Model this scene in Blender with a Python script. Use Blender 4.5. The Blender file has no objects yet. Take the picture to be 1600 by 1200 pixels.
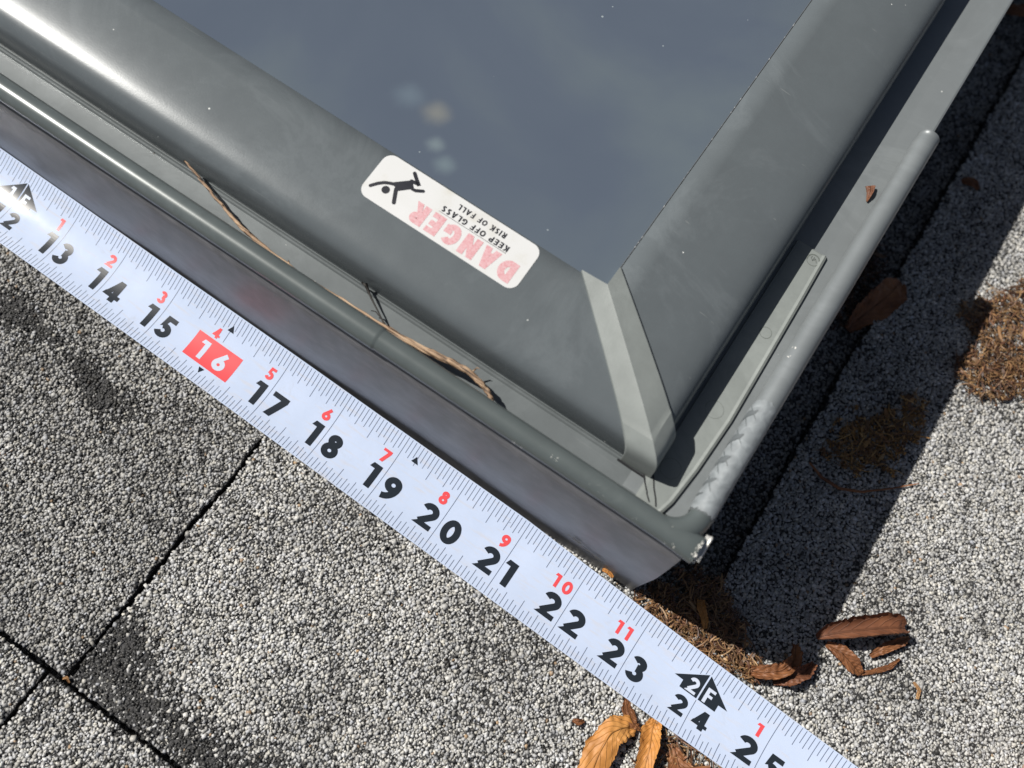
import bpy, math, random
import numpy as np
from mathutils import Vector, Matrix, noise

random.seed(7); RNG = np.random.default_rng(11)
S = bpy.context.scene
COL = S.collection
MM = 0.001

# ------------------------------------------------------------------ camera
H = 313.0
Rw = np.array([[0.82847079, 0.54640602, -0.12278687], [0.55244003, -0.76137538, 0.33928977], [0.09190307, -0.34892404, -0.93263382]])
_u, _s, _v = np.linalg.svd(Rw); Rw = _u @ _v           # columns: right, down, forward in world axes
cam_d = bpy.data.cameras.new('camera'); cam = bpy.data.objects.new('camera', cam_d); COL.objects.link(cam)
M = Matrix(((Rw[0, 0], -Rw[0, 1], -Rw[0, 2], 0), (Rw[1, 0], -Rw[1, 1], -Rw[1, 2], 0), (Rw[2, 0], -Rw[2, 1], -Rw[2, 2], H * MM), (0, 0, 0, 1)))
cam.matrix_world = M
cam_d.sensor_width = 36; cam_d.lens = 36 * 1495 / 1600
cam_d.clip_start = 0.01; cam_d.clip_end = 200
cam_d.dof.use_dof = True; cam_d.dof.focus_distance = 0.300; cam_d.dof.aperture_fstop = 9.5
S.camera = cam

# ------------------------------------------------------------------ light
SUN = Vector((-0.643, -0.113, 0.757)).normalized()
w = bpy.data.worlds.new('World'); S.world = w; w.use_nodes = True
nt = w.node_tree; nt.nodes.clear()
sky = nt.nodes.new('ShaderNodeTexSky'); sky.sky_type = 'NISHITA'; sky.sun_disc = False
sky.air_density = 0.55; sky.dust_density = 0.8; sky.ozone_density = 0.5
sky.sun_elevation = math.asin(SUN.z); sky.sun_rotation = math.atan2(SUN.x, SUN.y)
bg = nt.nodes.new('ShaderNodeBackground'); bg.inputs[1].default_value = 0.05
wo = nt.nodes.new('ShaderNodeOutputWorld')
hs = nt.nodes.new('ShaderNodeHueSaturation'); hs.inputs['Saturation'].default_value = 0.72
nt.links.new(sky.outputs[0], hs.inputs['Color']); nt.links.new(hs.outputs[0], bg.inputs[0]); nt.links.new(bg.outputs[0], wo.inputs[0])
sd = bpy.data.lights.new('sun', 'SUN'); sd.energy = 5.0; sd.angle = math.radians(0.53); sd.color = (1.0, 0.955, 0.89)
so = bpy.data.objects.new('sun', sd); COL.objects.link(so)
so.rotation_euler = SUN.to_track_quat('Z', 'Y').to_euler()
S.view_settings.view_transform = 'Standard'; S.view_settings.look = 'None'
S.view_settings.gamma = 1; S.view_settings.exposure = 0.15
S.render.engine = 'CYCLES'

# ------------------------------------------------------------------ helpers
def tag(o, label=None, cat=None, group=None, kind=None):
    if label: o['label'] = label
    if cat: o['category'] = cat
    if group: o['group'] = group
    if kind: o['kind'] = kind
    return o

def empty(name, loc):
    o = bpy.data.objects.new(name, None); COL.objects.link(o)
    o.empty_display_size = 0.01
    o.location = [c * MM for c in loc]; return o

def build(name, V, F, mats, parent=None, smooth=False, mi=None, origin=None, uv=None):
    """V in mm, world axes. Linked as ONE mesh object; parent = its thing (or part)."""
    V = np.asarray(V, dtype=float).reshape(-1, 3)
    base = np.zeros(3)
    if parent is not None:
        p = parent
        while p is not None:
            base += np.array(p.location) / MM; p = p.parent
        loc = np.zeros(3)
    else:
        loc = np.array(origin, float) if origin is not None else np.array([V[:, 0].mean(), V[:, 1].mean(), V[:, 2].min()])
    me = bpy.data.meshes.new(name)
    me.from_pydata(((V - base - loc) * MM).tolist(), [], F)
    if not isinstance(mats, (list, tuple)): mats = [mats]
    for m in mats: me.materials.append(m)
    if mi is not None: me.polygons.foreach_set('material_index', np.array(mi, dtype=np.int32))
    if smooth: me.polygons.foreach_set('use_smooth', [True] * len(me.polygons))
    if uv is not None:
        l = me.uv_layers.new(name='UVMap')
        idx = np.zeros(len(me.loops), dtype=np.int32); me.loops.foreach_get('vertex_index', idx)
        l.data.foreach_set('uv', np.asarray(uv, dtype=np.float32)[idx].ravel())
    me.update()
    o = bpy.data.objects.new(name, me); COL.objects.link(o)
    if parent is not None: o.parent = parent
    else: o.location = loc * MM
    return o

class MB:
    def __init__(s): s.V = []; s.F = []; s.M = []
    def add(s, V, F, m=0):
        b = len(s.V); s.V += [tuple(v) for v in V]; s.F += [tuple(b + i for i in f) for f in F]; s.M += [m] * len(F)
    def grid(s, P, m=0, closed_u=False, closed_v=False, flip=False):
        n = len(P); k = len(P[0]); F = []
        for i in range(n if closed_u else n - 1):
            for j in range(k if closed_v else k - 1):
                a, b, c, d = i * k + j, i * k + (j + 1) % k, ((i + 1) % n) * k + (j + 1) % k, ((i + 1) % n) * k + j
                F.append((a, d, c, b) if flip else (a, b, c, d))
        s.add([v for r in P for v in r], F, m)
    def box(s, x0, x1, y0, y1, z0, z1, m=0):
        V = [(x, y, z) for x in (x0, x1) for y in (y0, y1) for z in (z0, z1)]
        s.add(V, [(0, 1, 3, 2), (4, 6, 7, 5), (0, 4, 5, 1), (2, 3, 7, 6), (0, 2, 6, 4), (1, 5, 7, 3)], m)
    def tube(s, pts, rad, k=10, m=0, cap=True):
        pts = [Vector(p) for p in pts]; P = []
        up = Vector((0.13, 0.21, 1)).normalized()
        for i, p in enumerate(pts):
            t = (pts[min(i + 1, len(pts) - 1)] - pts[max(i - 1, 0)]).normalized()
            a = t.cross(up).normalized(); b = a.cross(t)
            r = rad[i] if isinstance(rad, (list, tuple)) else rad
            P.append([p + (a * math.cos(2 * math.pi * j / k) + b * math.sin(2 * math.pi * j / k)) * r for j in range(k)])
        s.grid(P, m, closed_v=True)
        if cap:
            b0 = len(s.V) - len(P) * k
            s.F += [tuple(b0 + j for j in range(k)), tuple(b0 + (len(P) - 1) * k + k - 1 - j for j in range(k))]; s.M += [m, m]
    def build(s, name, mats, parent=None, smooth=False, **kw):
        return build(name, s.V, s.F, mats, parent, smooth, s.M, **kw)

def mat(name, base=(.5, .5, .5), rough=.5, metal=0.0, spec=.5, coat=0.0):
    m = bpy.data.materials.new(name); m.use_nodes = True
    n = m.node_tree; b = n.nodes['Principled BSDF']
    b.inputs['Base Color'].default_value = (*base, 1); b.inputs['Roughness'].default_value = rough
    b.inputs['Metallic'].default_value = metal; b.inputs['Specular IOR Level'].default_value = spec
    b.inputs['Coat Weight'].default_value = coat
    return m, n, b

def nd(n, t, **kw):
    x = n.nodes.new(t)
    for k, v in kw.items():
        if k in x.inputs: x.inputs[k].default_value = v
        else: setattr(x, k, v)
    return x

def coords(n, scale=(1, 1, 1), out='Object'):
    tc = nd(n, 'ShaderNodeTexCoord'); mp = nd(n, 'ShaderNodeMapping'); mp.inputs['Scale'].default_value = scale
    n.links.new(tc.outputs[out], mp.inputs[0]); return mp.outputs[0]

def ramp(n, fac, stops, interp='LINEAR'):
    r = nd(n, 'ShaderNodeValToRGB'); r.color_ramp.interpolation = interp
    e = r.color_ramp.elements
    while len(e) < len(stops): e.new(0.5)
    for i, (p, c) in enumerate(stops):
        e[i].position = p; e[i].color = (*c, 1) if len(c) == 3 else c
    n.links.new(fac, r.inputs[0]); return r.outputs[0]

def mix(n, fac, a, b, mode='MIX'):
    x = n.nodes.new('ShaderNodeMix'); x.data_type = 'RGBA'; x.blend_type = mode
    for s_, v in ((0, fac), (6, a), (7, b)):
        if hasattr(v, 'links'): n.links.new(v, x.inputs[s_])
        elif s_ == 0: x.inputs[0].default_value = v
        else: x.inputs[s_].default_value = (*v, 1)
    return x.outputs[2]

def bump(n, b, h, strength=.3, dist=.0001, inp='Normal'):
    x = nd(n, 'ShaderNodeBump'); x.inputs['Strength'].default_value = strength; x.inputs['Distance'].default_value = dist
    n.links.new(h, x.inputs['Height']); n.links.new(x.outputs[0], b.inputs[inp]); return x

def dust(n, vec, scale=350., size=.09, keep=.05):
    """sparse specks: voronoi cells, few of them kept, fac 0..1"""
    v = nd(n, 'ShaderNodeTexVoronoi', Scale=scale); n.links.new(vec, v.inputs[0])
    nz = nd(n, 'ShaderNodeTexWhiteNoise'); n.links.new(v.outputs['Position'], nz.inputs[0])
    a = nd(n, 'ShaderNodeMath', operation='LESS_THAN'); a.inputs[1].default_value = keep; n.links.new(nz.outputs['Value'], a.inputs[0])
    sc = nd(n, 'ShaderNodeMath', operation='MULTIPLY'); n.links.new(nz.outputs['Value'], sc.inputs[0]); sc.inputs[1].default_value = size / max(keep, 1e-3)
    c = nd(n, 'ShaderNodeMath', operation='LESS_THAN'); n.links.new(v.outputs['Distance'], c.inputs[0]); n.links.new(sc.outputs[0], c.inputs[1])
    d = nd(n, 'ShaderNodeMath', operation='MULTIPLY'); n.links.new(a.outputs[0], d.inputs[0]); n.links.new(c.outputs[0], d.inputs[1])
    return d.outputs[0]

def painted(name, base, rough, spec=.5, metal=0.0, grain=.15, specks=.035, var=.12):
    m, n, b = mat(name, base, rough, metal, spec)
    co = coords(n)
    nz = nd(n, 'ShaderNodeTexNoise', Scale=95., Detail=8., Roughness=.7); n.links.new(co, nz.inputs[0])
    lo = tuple(c * (1 - var) for c in base); hi = tuple(c * (1 + var) for c in base)
    c = ramp(n, nz.outputs[0], [(.3, lo), (.7, hi)])
    stn = nd(n, 'ShaderNodeTexNoise', Scale=16., Detail=7., Roughness=.7, Distortion=1.2); n.links.new(co, stn.inputs[0])
    c = mix(n, ramp(n, stn.outputs[0], [(.50, (0, 0, 0)), (.58, (.20,) * 3), (.62, (.06,) * 3), (.8, (.28,) * 3)]), c, tuple(min(1, x * 1.5 + .03) for x in base))
    sc_ = nd(n, 'ShaderNodeTexNoise', Scale=1., Detail=2.); n.links.new(coords(n, (18, 900, 900)), sc_.inputs[0])
    c = mix(n, ramp(n, sc_.outputs[0], [(.74, (0, 0, 0)), (.78, (.25,) * 3)]), c, (.4, .41, .4))
    f = dust(n, co, 330., .11, specks)
    c = mix(n, f, c, (.62, .64, .62))
    f2 = dust(n, co, 210., .07, specks * .35)
    c = mix(n, f2, c, (.03, .028, .025))
    n.links.new(c, b.inputs['Base Color'])
    r = ramp(n, nz.outputs[0], [(.3, (rough * .95,) * 3), (.7, (rough * 1.06,) * 3)]); n.links.new(r, b.inputs['Roughness'])
    g = nd(n, 'ShaderNodeTexNoise', Scale=2600., Detail=2.); n.links.new(co, g.inputs[0])
    bump(n, b, g.outputs[0], grain, .00006)
    return m

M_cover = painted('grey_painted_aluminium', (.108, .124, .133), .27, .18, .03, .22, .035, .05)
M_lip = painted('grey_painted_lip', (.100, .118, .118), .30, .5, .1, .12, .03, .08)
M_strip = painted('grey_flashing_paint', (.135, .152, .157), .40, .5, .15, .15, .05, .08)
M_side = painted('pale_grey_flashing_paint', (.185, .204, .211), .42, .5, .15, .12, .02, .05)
M_bracket = painted('green_grey_plastic', (.215, .236, .228), .48, .45, 0, .30, .004, .10)
M_bare, _, _ = mat('bare_aluminium', (.80, .79, .75), .42, .45)
M_chip, _, _ = mat('chipped_paint_edge', (.72, .71, .66), .5)
M_gap, _, _ = mat('dark_gap', (.015, .016, .018), .6)
M_frame, _, _ = mat('dark_frame', (.035, .037, .040), .5)

def apron_mat():
    m, n, b = mat('aged_apron', (.13, .13, .16), .42, .1, .5)
    co = coords(n, (1, 1, 1)); st = coords(n, (6, 60, 60))
    a = nd(n, 'ShaderNodeTexNoise', Scale=24., Detail=9., Roughness=.68); n.links.new(st, a.inputs[0])
    c = ramp(n, a.outputs[0], [(.25, (.105, .107, .118)), (.5, (.142, .144, .156)), (.8, (.225, .226, .236))])
    f = nd(n, 'ShaderNodeTexNoise', Scale=160., Detail=4.); n.links.new(co, f.inputs[0])
    c = mix(n, .35, c, ramp(n, f.outputs[0], [(.35, (.6, .6, .6)), (.65, (1.3, 1.3, 1.3))]), 'MULTIPLY')
    c = mix(n, dust(n, co, 300., .10, .03), c, (.5, .5, .48))
    n.links.new(c, b.inputs['Base Color'])
    n.links.new(ramp(n, a.outputs[0], [(.3, (.34,) * 3), (.75, (.55,) * 3)]), b.inputs['Roughness'])
    bump(n, b, a.outputs[0], .25, .00012)
    return m
M_apron = apron_mat()

# ------------------------------------------------------------------ roof: shingles with real mineral granules
def granule_mat():
    m, n, b = mat('mineral_granules', (.4, .4, .4), .55, 0, .5)
    at = nd(n, 'ShaderNodeAttribute', attribute_name='gcol'); n.links.new(at.outputs['Color'], b.inputs['Base Color'])
    return m
M_gran = granule_mat()

def shingle_base_mat():
    """asphalt sheet; the far field (no modelled granules) carries a granule texture"""
    m, n, b = mat('asphalt_base', (.03, .03, .032), .75, 0, .3)
    co = coords(n)
    v = nd(n, 'ShaderNodeTexVoronoi', Scale=750.); n.links.new(co, v.inputs[0])
    wn = nd(n, 'ShaderNodeTexWhiteNoise'); n.links.new(v.outputs['Position'], wn.inputs[0])
    c = ramp(n, wn.outputs[0], [(0, (.035, .035, .037)), (.3, (.09, .09, .09)), (.55, (.24, .24, .235)), (1, (.48, .48, .46))], 'LINEAR')
    e = ramp(n, v.outputs['Distance'], [(.35, (1, 1, 1)), (.7, (.12, .12, .12))])
    c = mix(n, 1., c, e, 'MULTIPLY'); n.links.new(c, b.inputs['Base Color'])
    iv = nd(n, 'ShaderNodeMath', operation='MULTIPLY'); iv.inputs[1].default_value = -1; n.links.new(v.outputs['Distance'], iv.inputs[0])
    bump(n, b, iv.outputs[0], 1., .0006)
    return m
M_far = shingle_base_mat()
def tar_mat():
    m, n, b = mat('tar_between_granules', (.055, .055, .055), .7, 0, .3)
    # bare tar under the modelled granules; well outside them the sheet carries the far granule texture
    gp = nd(n, 'ShaderNodeNewGeometry'); vd = nd(n, 'ShaderNodeVectorMath', operation='DISTANCE'); n.links.new(gp.outputs['Position'], vd.inputs[0]); vd.inputs[1].default_value = (-.045, .138, 0)
    far = ramp(n, vd.outputs['Value'], [(.27, (0, 0, 0)), (.34, (1, 1, 1))])
    v = nd(n, 'ShaderNodeTexVoronoi', Scale=750.); n.links.new(gp.outputs['Position'], v.inputs[0])
    wn = nd(n, 'ShaderNodeTexWhiteNoise'); n.links.new(v.outputs['Position'], wn.inputs[0])
    c = ramp(n, wn.outputs[0], [(0, (.05, .05, .05)), (.3, (.15, .15, .15)), (.55, (.30, .30, .29)), (1, (.55, .55, .53))])
    c = mix(n, 1., c, ramp(n, v.outputs['Distance'], [(.35, (1, 1, 1)), (.7, (.15, .15, .15))]), 'MULTIPLY')
    n.links.new(mix(n, far, (.045, .045, .046), c), b.inputs['Base Color'])
    iv = nd(n, 'ShaderNodeMath', operation='MULTIPLY'); iv.inputs[1].default_value = -1; n.links.new(v.outputs['Distance'], iv.inputs[0])
    bump(n, b, iv.outputs[0], 1., .0006)
    return m
M_tar = tar_mat()

# region the photograph can see (z = 0), widened
VIEW = np.array([(-292, 130), (43, 396), (165, 101), (-97, -73)], float)
cen = VIEW.mean(0); VIEWB = cen + (VIEW - cen) * 1.75; VIEWN = cen + (VIEW - cen) * 1.2
def inside(poly, X, Y):
    r = np.zeros(len(X), bool); n = len(poly); j = n - 1
    for i in range(n):
        xi, yi = poly[i]; xj, yj = poly[j]
        c = ((yi > Y) != (yj > Y)) & (X < (xj - xi) * (Y - yi) / (yj - yi + 1e-12) + xi)
        r ^= c; j = i
    return r

def vnoise(X, Y, s, seed=0):
    return np.array([noise.noise(Vector((x * s + seed * 17.3, y * s - seed * 5.1, seed))) for x, y in zip(X, Y)])

def boxy():
    V = np.array([(-1, -1, -1), (1, -1, -1), (1, 1, -1), (-1, 1, -1), (-1, -1, 1), (1, -1, 1), (1, 1, 1), (-1, 1, 1)], float) / 1.5
    F = np.array([(0, 2, 1), (0, 3, 2), (4, 5, 6), (4, 6, 7), (0, 1, 5), (0, 5, 4), (2, 3, 7), (2, 7, 6), (1, 2, 6), (1, 6, 5), (0, 4, 7), (0, 7, 3)])
    return V, F
def ico():
    t = (1 + 5 ** .5) / 2
    V = np.array([(-1, t, 0), (1, t, 0), (-1, -t, 0), (1, -t, 0), (0, -1, t), (0, 1, t), (0, -1, -t), (0, 1, -t), (t, 0, -1), (t, 0, 1), (-t, 0, -1), (-t, 0, 1)], float)
    V /= np.linalg.norm(V[0])
    F = np.array([(0, 11, 5), (0, 5, 1), (0, 1, 7), (0, 7, 10), (0, 10, 11), (1, 5, 9), (5, 11, 4), (11, 10, 2), (10, 7, 6), (7, 1, 8), (3, 9, 4), (3, 4, 2), (3, 2, 6), (3, 6, 8), (3, 8, 9), (4, 9, 5), (2, 4, 11), (6, 2, 10), (8, 6, 7), (9, 8, 1)])
    return V, F
IV, IF = boxy(); NV = len(IV)

def granules(X, Y, Z, R, C, flat=.75):
    """arrays -> verts, faces, colours (numpy)"""
    N = len(X)
    q = RNG.normal(size=(N, 4)); q /= np.linalg.norm(q, axis=1)[:, None]
    a, b, c, d = q.T
    Rm = np.stack([1 - 2 * (c * c + d * d), 2 * (b * c - a * d), 2 * (b * d + a * c), 2 * (b * c + a * d), 1 - 2 * (b * b + d * d), 2 * (c * d - a * b), 2 * (b * d - a * c), 2 * (c * d + a * b), 1 - 2 * (b * b + c * c)], 1).reshape(N, 3, 3)
    sc = RNG.uniform(.60, 1.38, (N, 1, 3)); jit = RNG.uniform(.62, 1.2, (N, NV, 3))
    P = IV[None] * sc * jit
    P = np.einsum('nij,nvj->nvi', Rm, P) * R[:, None, None]
    P[:, :, 2] *= flat
    P += np.stack([X, Y, Z], 1)[:, None, :]
    F = (IF[None] + (np.arange(N) * NV)[:, None, None]).reshape(-1, 3)
    return P.reshape(-1, 3), F, np.repeat(C, NV, axis=0)

def fast_mesh(name, parts, mats, loc=(0, 0, 0)):
    """parts: list of (V, F(list/array n x k), colour, material index)"""
    nv = 0; co = []; cols = []; loops = []; lt = []; mi = []
    for V, F, C, m in parts:
        V = np.asarray(V, float); F = np.asarray(F)
        co.append(V); cols.append(np.broadcast_to(C, (len(V), 3)))
        loops.append((F + nv).ravel()); lt.append(np.full(len(F), F.shape[1])); mi.append(np.full(len(F), m)); nv += len(V)
    co = (np.concatenate(co) - np.array(loc)) * MM; cols = np.concatenate(cols); loops = np.concatenate(loops).astype(np.int32); lt = np.concatenate(lt); mi = np.concatenate(mi).astype(np.int32)
    me = bpy.data.meshes.new(name)
    me.vertices.add(len(co)); me.vertices.foreach_set('co', co.astype(np.float32).ravel())
    me.loops.add(len(loops)); me.loops.foreach_set('vertex_index', loops)
    me.polygons.add(len(lt)); st = np.concatenate([[0], np.cumsum(lt)[:-1]]).astype(np.int32)
    me.polygons.foreach_set('loop_start', st); me.polygons.foreach_set('loop_total', lt.astype(np.int32))
    for m in mats: me.materials.append(m)
    me.polygons.foreach_set('material_index', mi)
    at = me.attributes.new('gcol', 'FLOAT_COLOR', 'POINT')
    at.data.foreach_set('color', np.concatenate([cols, np.ones((len(cols), 1))], 1).astype(np.float32).ravel())
    me.update(calc_edges=True)
    o = bpy.data.objects.new(name, me); COL.objects.link(o); o.location = [c * MM for c in loc]
    return o

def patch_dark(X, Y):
    """0..1 share of dark granules, in irregular patches"""
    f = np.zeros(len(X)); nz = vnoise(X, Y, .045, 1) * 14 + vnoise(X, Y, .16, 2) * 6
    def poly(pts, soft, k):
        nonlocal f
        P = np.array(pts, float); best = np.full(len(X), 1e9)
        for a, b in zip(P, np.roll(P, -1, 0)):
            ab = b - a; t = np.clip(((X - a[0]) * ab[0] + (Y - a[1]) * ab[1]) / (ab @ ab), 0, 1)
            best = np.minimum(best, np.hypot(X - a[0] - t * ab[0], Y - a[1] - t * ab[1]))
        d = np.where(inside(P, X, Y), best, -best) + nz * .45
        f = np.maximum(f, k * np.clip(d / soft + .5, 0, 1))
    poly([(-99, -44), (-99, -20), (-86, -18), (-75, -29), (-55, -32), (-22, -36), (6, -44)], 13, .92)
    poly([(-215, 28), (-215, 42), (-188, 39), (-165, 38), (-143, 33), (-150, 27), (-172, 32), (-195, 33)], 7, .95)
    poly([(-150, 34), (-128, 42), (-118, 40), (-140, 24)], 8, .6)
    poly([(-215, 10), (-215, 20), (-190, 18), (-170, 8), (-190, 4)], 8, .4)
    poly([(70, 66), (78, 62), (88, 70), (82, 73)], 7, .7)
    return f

def make_shingle(rects, ztop, label, seed, light=1.0, thick=4.2, group='asphalt shingles of the roof', density=1.75, mixd=.0, dark_zone=None, name='roof_shingle', spread=(-2500, 2500, -2000, 2500)):
    rng = np.random.default_rng(seed); parts = []
    allX = []; allY = []
    for (x0, x1, y0, y1) in rects:
        # slab with a ragged cut edge
        def edge(ax, fixed, a, b, n, cx, cy):
            pts = []
            for t in np.linspace(a, b, n):
                r = noise.noise(Vector((t * .35, seed * 3.7 + fixed, 2))) * .7 + noise.noise(Vector((t * .05, seed, fixed))) * 1.0
                pts.append((fixed + r, t) if ax == 0 else (t, fixed + r))
            return pts
        def span(a, b): return max(2, min(260, int((b - a) / 2.2)))
        xa, xb, ya, yb = x0, x1, y0, y1
        lim = 420
        def samp(a, b):
            lo, hi = max(a, -lim), min(b, lim)
            L = list(np.linspace(lo, hi, span(lo, hi)))
            if a < lo: L = [a] + L
            if b > hi: L = L + [b]
            return L
        def nr(t, k): return 0 if abs(t) > lim else noise.noise(Vector((t * .33, seed * 3.7 + k, 2))) * .95 + noise.noise(Vector((t * .05, seed, k))) * .8
        ring = [(xa + nr(t, 1), t) for t in samp(ya, yb)][:-1] + [(t, yb) for t in samp(xa, xb)][:-1] + [(xb + nr(t, 3), t) for t in reversed(samp(ya, yb))][:-1] + [(t, ya + nr(t, 4)) for t in reversed(samp(xa, xb))][:-1]
        n = len(ring); zt = ztop - .55; zb = ztop - thick
        c = ((xa + xb) / 2, (ya + yb) / 2)
        V = [(x, y, zt) for x, y in ring] + [(x, y, zb) for x, y in ring]
        side = [(i, (i + 1) % n, n + (i + 1) % n, n + i) for i in range(n)]
        parts.append((V, side, (.03, .03, .03), 1))
        # top: fan from the centre, two rings so near field is tar and far field textured
        nearV = [(x, y, zt) for x, y in ring] + [(c[0], c[1], zt)]
        parts.append((nearV, [((i + 1) % n, i, n) for i in range(n)], (.03, .03, .03), 1))
        # granules inside the view region
        bx0, by0 = VIEWB.min(0); bx1, by1 = VIEWB.max(0)
        gx0, gx1, gy0, gy1 = max(x0, bx0), min(x1, bx1), max(y0, by0), min(y1, by1)
        if gx1 <= gx0 or gy1 <= gy0: continue
        st = 1.0 / math.sqrt(density)
        gx, gy = np.meshgrid(np.arange(gx0, gx1, st), np.arange(gy0, gy1, st)); gx = gx.ravel(); gy = gy.ravel()
        gx = gx + rng.uniform(-.62, .62, len(gx)) * st; gy = gy + rng.uniform(-.62, .62, len(gy)) * st
        ex = np.array([nr(t, 1) for t in gy]); ex2 = np.array([nr(t, 3) for t in gy]); ey = np.array([nr(t, 4) for t in gx])
        k = inside(VIEWB, gx, gy) & (gx > x0 + ex + .1) & (gx < x1 + ex2 - .1) & (gy > y0 + ey + .1) & (gy < y1)
        k &= inside(VIEWN, gx, gy) | (rng.uniform(0, 1, len(gx)) < .72)
        k &= ~((gx < 27) & (gy > 80) & (gx > -500))
        allX.append(gx[k]); allY.append(gy[k])
    if allX:
        X = np.concatenate(allX); Y = np.concatenate(allY); N = len(X)
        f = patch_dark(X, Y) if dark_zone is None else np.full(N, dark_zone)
        big = vnoise(X, Y, .03, seed) * .5 + vnoise(X, Y, .12, seed + 1) * .5
        u = rng.uniform(0, 1, N); v = rng.uniform(0, 1, N)
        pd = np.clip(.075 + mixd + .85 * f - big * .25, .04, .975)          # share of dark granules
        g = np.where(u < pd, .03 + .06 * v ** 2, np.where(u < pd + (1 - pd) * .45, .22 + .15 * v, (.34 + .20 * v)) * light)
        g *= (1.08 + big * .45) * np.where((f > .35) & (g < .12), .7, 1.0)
        tint = rng.normal(0, 1, (N, 1)) * np.array([[.02, .006, -.03]])
        C = g[:, None] * (np.array([[1.0, .995, .965]]) + tint)
        brown = rng.uniform(0, 1, N) < .006; C[brown] = C[brown] * np.array([.7, .5, .33])
        R = rng.uniform(.38, .80, N) * np.where(rng.uniform(0, 1, N) < .07, 1.35, 1.0)
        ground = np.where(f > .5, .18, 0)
        Z = ztop - .35 + rng.uniform(-.28, .22, N) + big * .35 - ground
        V, F, CC = granules(X, Y, Z, R, np.clip(C, .01, .8))
        parts.append((V, F, CC, 0))
    r0 = rects[0]
    o = fast_mesh(name, parts, [M_gran, M_tar], (max(r0[0], -300), max(r0[2], -200), ztop - thick))
    tag(o, label, 'shingle', group)
    return o

XF0, XF1, YF0 = -360, 330, -190
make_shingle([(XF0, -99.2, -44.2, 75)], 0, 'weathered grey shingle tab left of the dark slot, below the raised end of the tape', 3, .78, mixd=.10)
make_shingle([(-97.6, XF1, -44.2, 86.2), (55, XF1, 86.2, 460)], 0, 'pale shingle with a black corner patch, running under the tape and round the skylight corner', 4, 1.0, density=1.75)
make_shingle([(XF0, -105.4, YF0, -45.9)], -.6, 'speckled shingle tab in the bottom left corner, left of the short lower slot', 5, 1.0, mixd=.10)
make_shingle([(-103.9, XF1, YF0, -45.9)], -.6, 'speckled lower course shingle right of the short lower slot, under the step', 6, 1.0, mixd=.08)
make_shingle([(22, 54.2, 80, 460)], -4.6, 'dark sunken shingle strip in the shade between the skylight side and the pale shingle', 8, .75, mixd=.16, density=1.4, thick=2)  # granules darkened to add to the shade beside the curb

mb = MB()
big = [(-6000, -6000, -7.2), (6000, -6000, -7.2), (6000, 6000, -7.2), (-6000, 6000, -7.2)]
mb.add(big, [(0, 1, 2, 3)])
o = mb.build('roof_deck', M_far, origin=(0, 0, -7.2)); tag(o, 'shingled roof slope carrying the skylight', None, kind='structure')
# wider courses of shingle beyond the close-up
def course(x0, x1, y0, y1, zt, label):
    mb = MB(); mb.box(x0, x1, y0, y1, zt - 3, zt); o = mb.build('roof_course', M_far); tag(o, label, 'shingle', 'shingle courses beyond the close-up')
course(-2500, 2500, -700, YF0 - 1.5, -1.2, 'shingle course further down the slope than the tape')
course(-2500, XF0 - 1.5, YF0, 1400, -1.2, 'shingle course to the left of the skylight front')
course(XF1 + 1.5, 2500, YF0, 1400, -1.2, 'shingle course to the right of the pale shingle')

# ------------------------------------------------------------------ skylight
sk = empty('skylight', (-150, 250, 0))
tag(sk, 'grey fixed roof skylight corner with rounded frame covers, flashing and a warning sticker', 'skylight')
XL, YT = -420.0, 520.0

# curb and flashing
mb = MB(); mb.box(XL, 29.0, 79.5, YT, -6, 58); mb.build('curb', M_frame, sk)
ap = [(77.5, 67), (75.3, 65), (74.7, 60), (74.0, 54), (73.5, 47), (73.3, 42), (73.7, 36), (74.6, 28), (75.4, 18), (76.0, 8), (76.4, -6)]
mb = MB(); P = []
for x in list(np.linspace(XL, 20, 100)) + [26, 29, 31.5]:
    row = []
    for i, (y, z) in enumerate(ap):
        t = i / (len(ap) - 1); xx = x
        if x > 20: xx = 20 + (x - 20) * (1 - .05 * math.sin(t * math.pi * .5) + .0)
        wob = noise.noise(Vector((x * .012, z * .03, 5))) * 1.5 * math.sin(min(1, t * 1.5) * math.pi * .5)
        row.append((xx, y + wob, z))
    P.append(row)
mb.grid(P)
side = [(p[0] - .2, yy, p[2]) for p in P[-1] for yy in (p[1], 84.0)]
mb.add([(p[0], p[1], p[2]) for p in P[-1]] + [(p[0] - .6, 86.0, p[2]) for p in P[-1]], [(i, i + 1, len(ap) + i + 1, len(ap) + i) for i in range(len(ap) - 1)])
apron = mb.build('front_apron', M_apron, sk, smooth=True)
# scuff on the apron near the corner
def scuff():
    mb = MB(); rr = random.Random(5)
    for i in range(46):
        t = rr.random(); x = 4 + 17 * t + rr.uniform(-1, 1); z = 24 - 11 * t + rr.gauss(0, 1.3)
        y = np.interp(-z, [-a[1] for a in ap], [a[0] for a in ap]) - .55
        s = rr.uniform(.25, 1.0); k = 5
        pts = [(x + s * 1.7 * math.cos(a) * rr.uniform(.5, 1), y, z + s * .55 * math.sin(a) * rr.uniform(.5, 1)) for a in np.linspace(0, 2 * math.pi, k, endpoint=False)]
        mb.add(pts, [tuple(range(k))], 0 if rr.random() < .8 else 1)
    m, _, _ = mat('dried_mud', (.16, .145, .11), .8); m2, _, _ = mat('dark_pit', (.02, .02, .02), .6)
    mb.build('mud_scuff', [m, m2], sk)
scuff()

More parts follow.
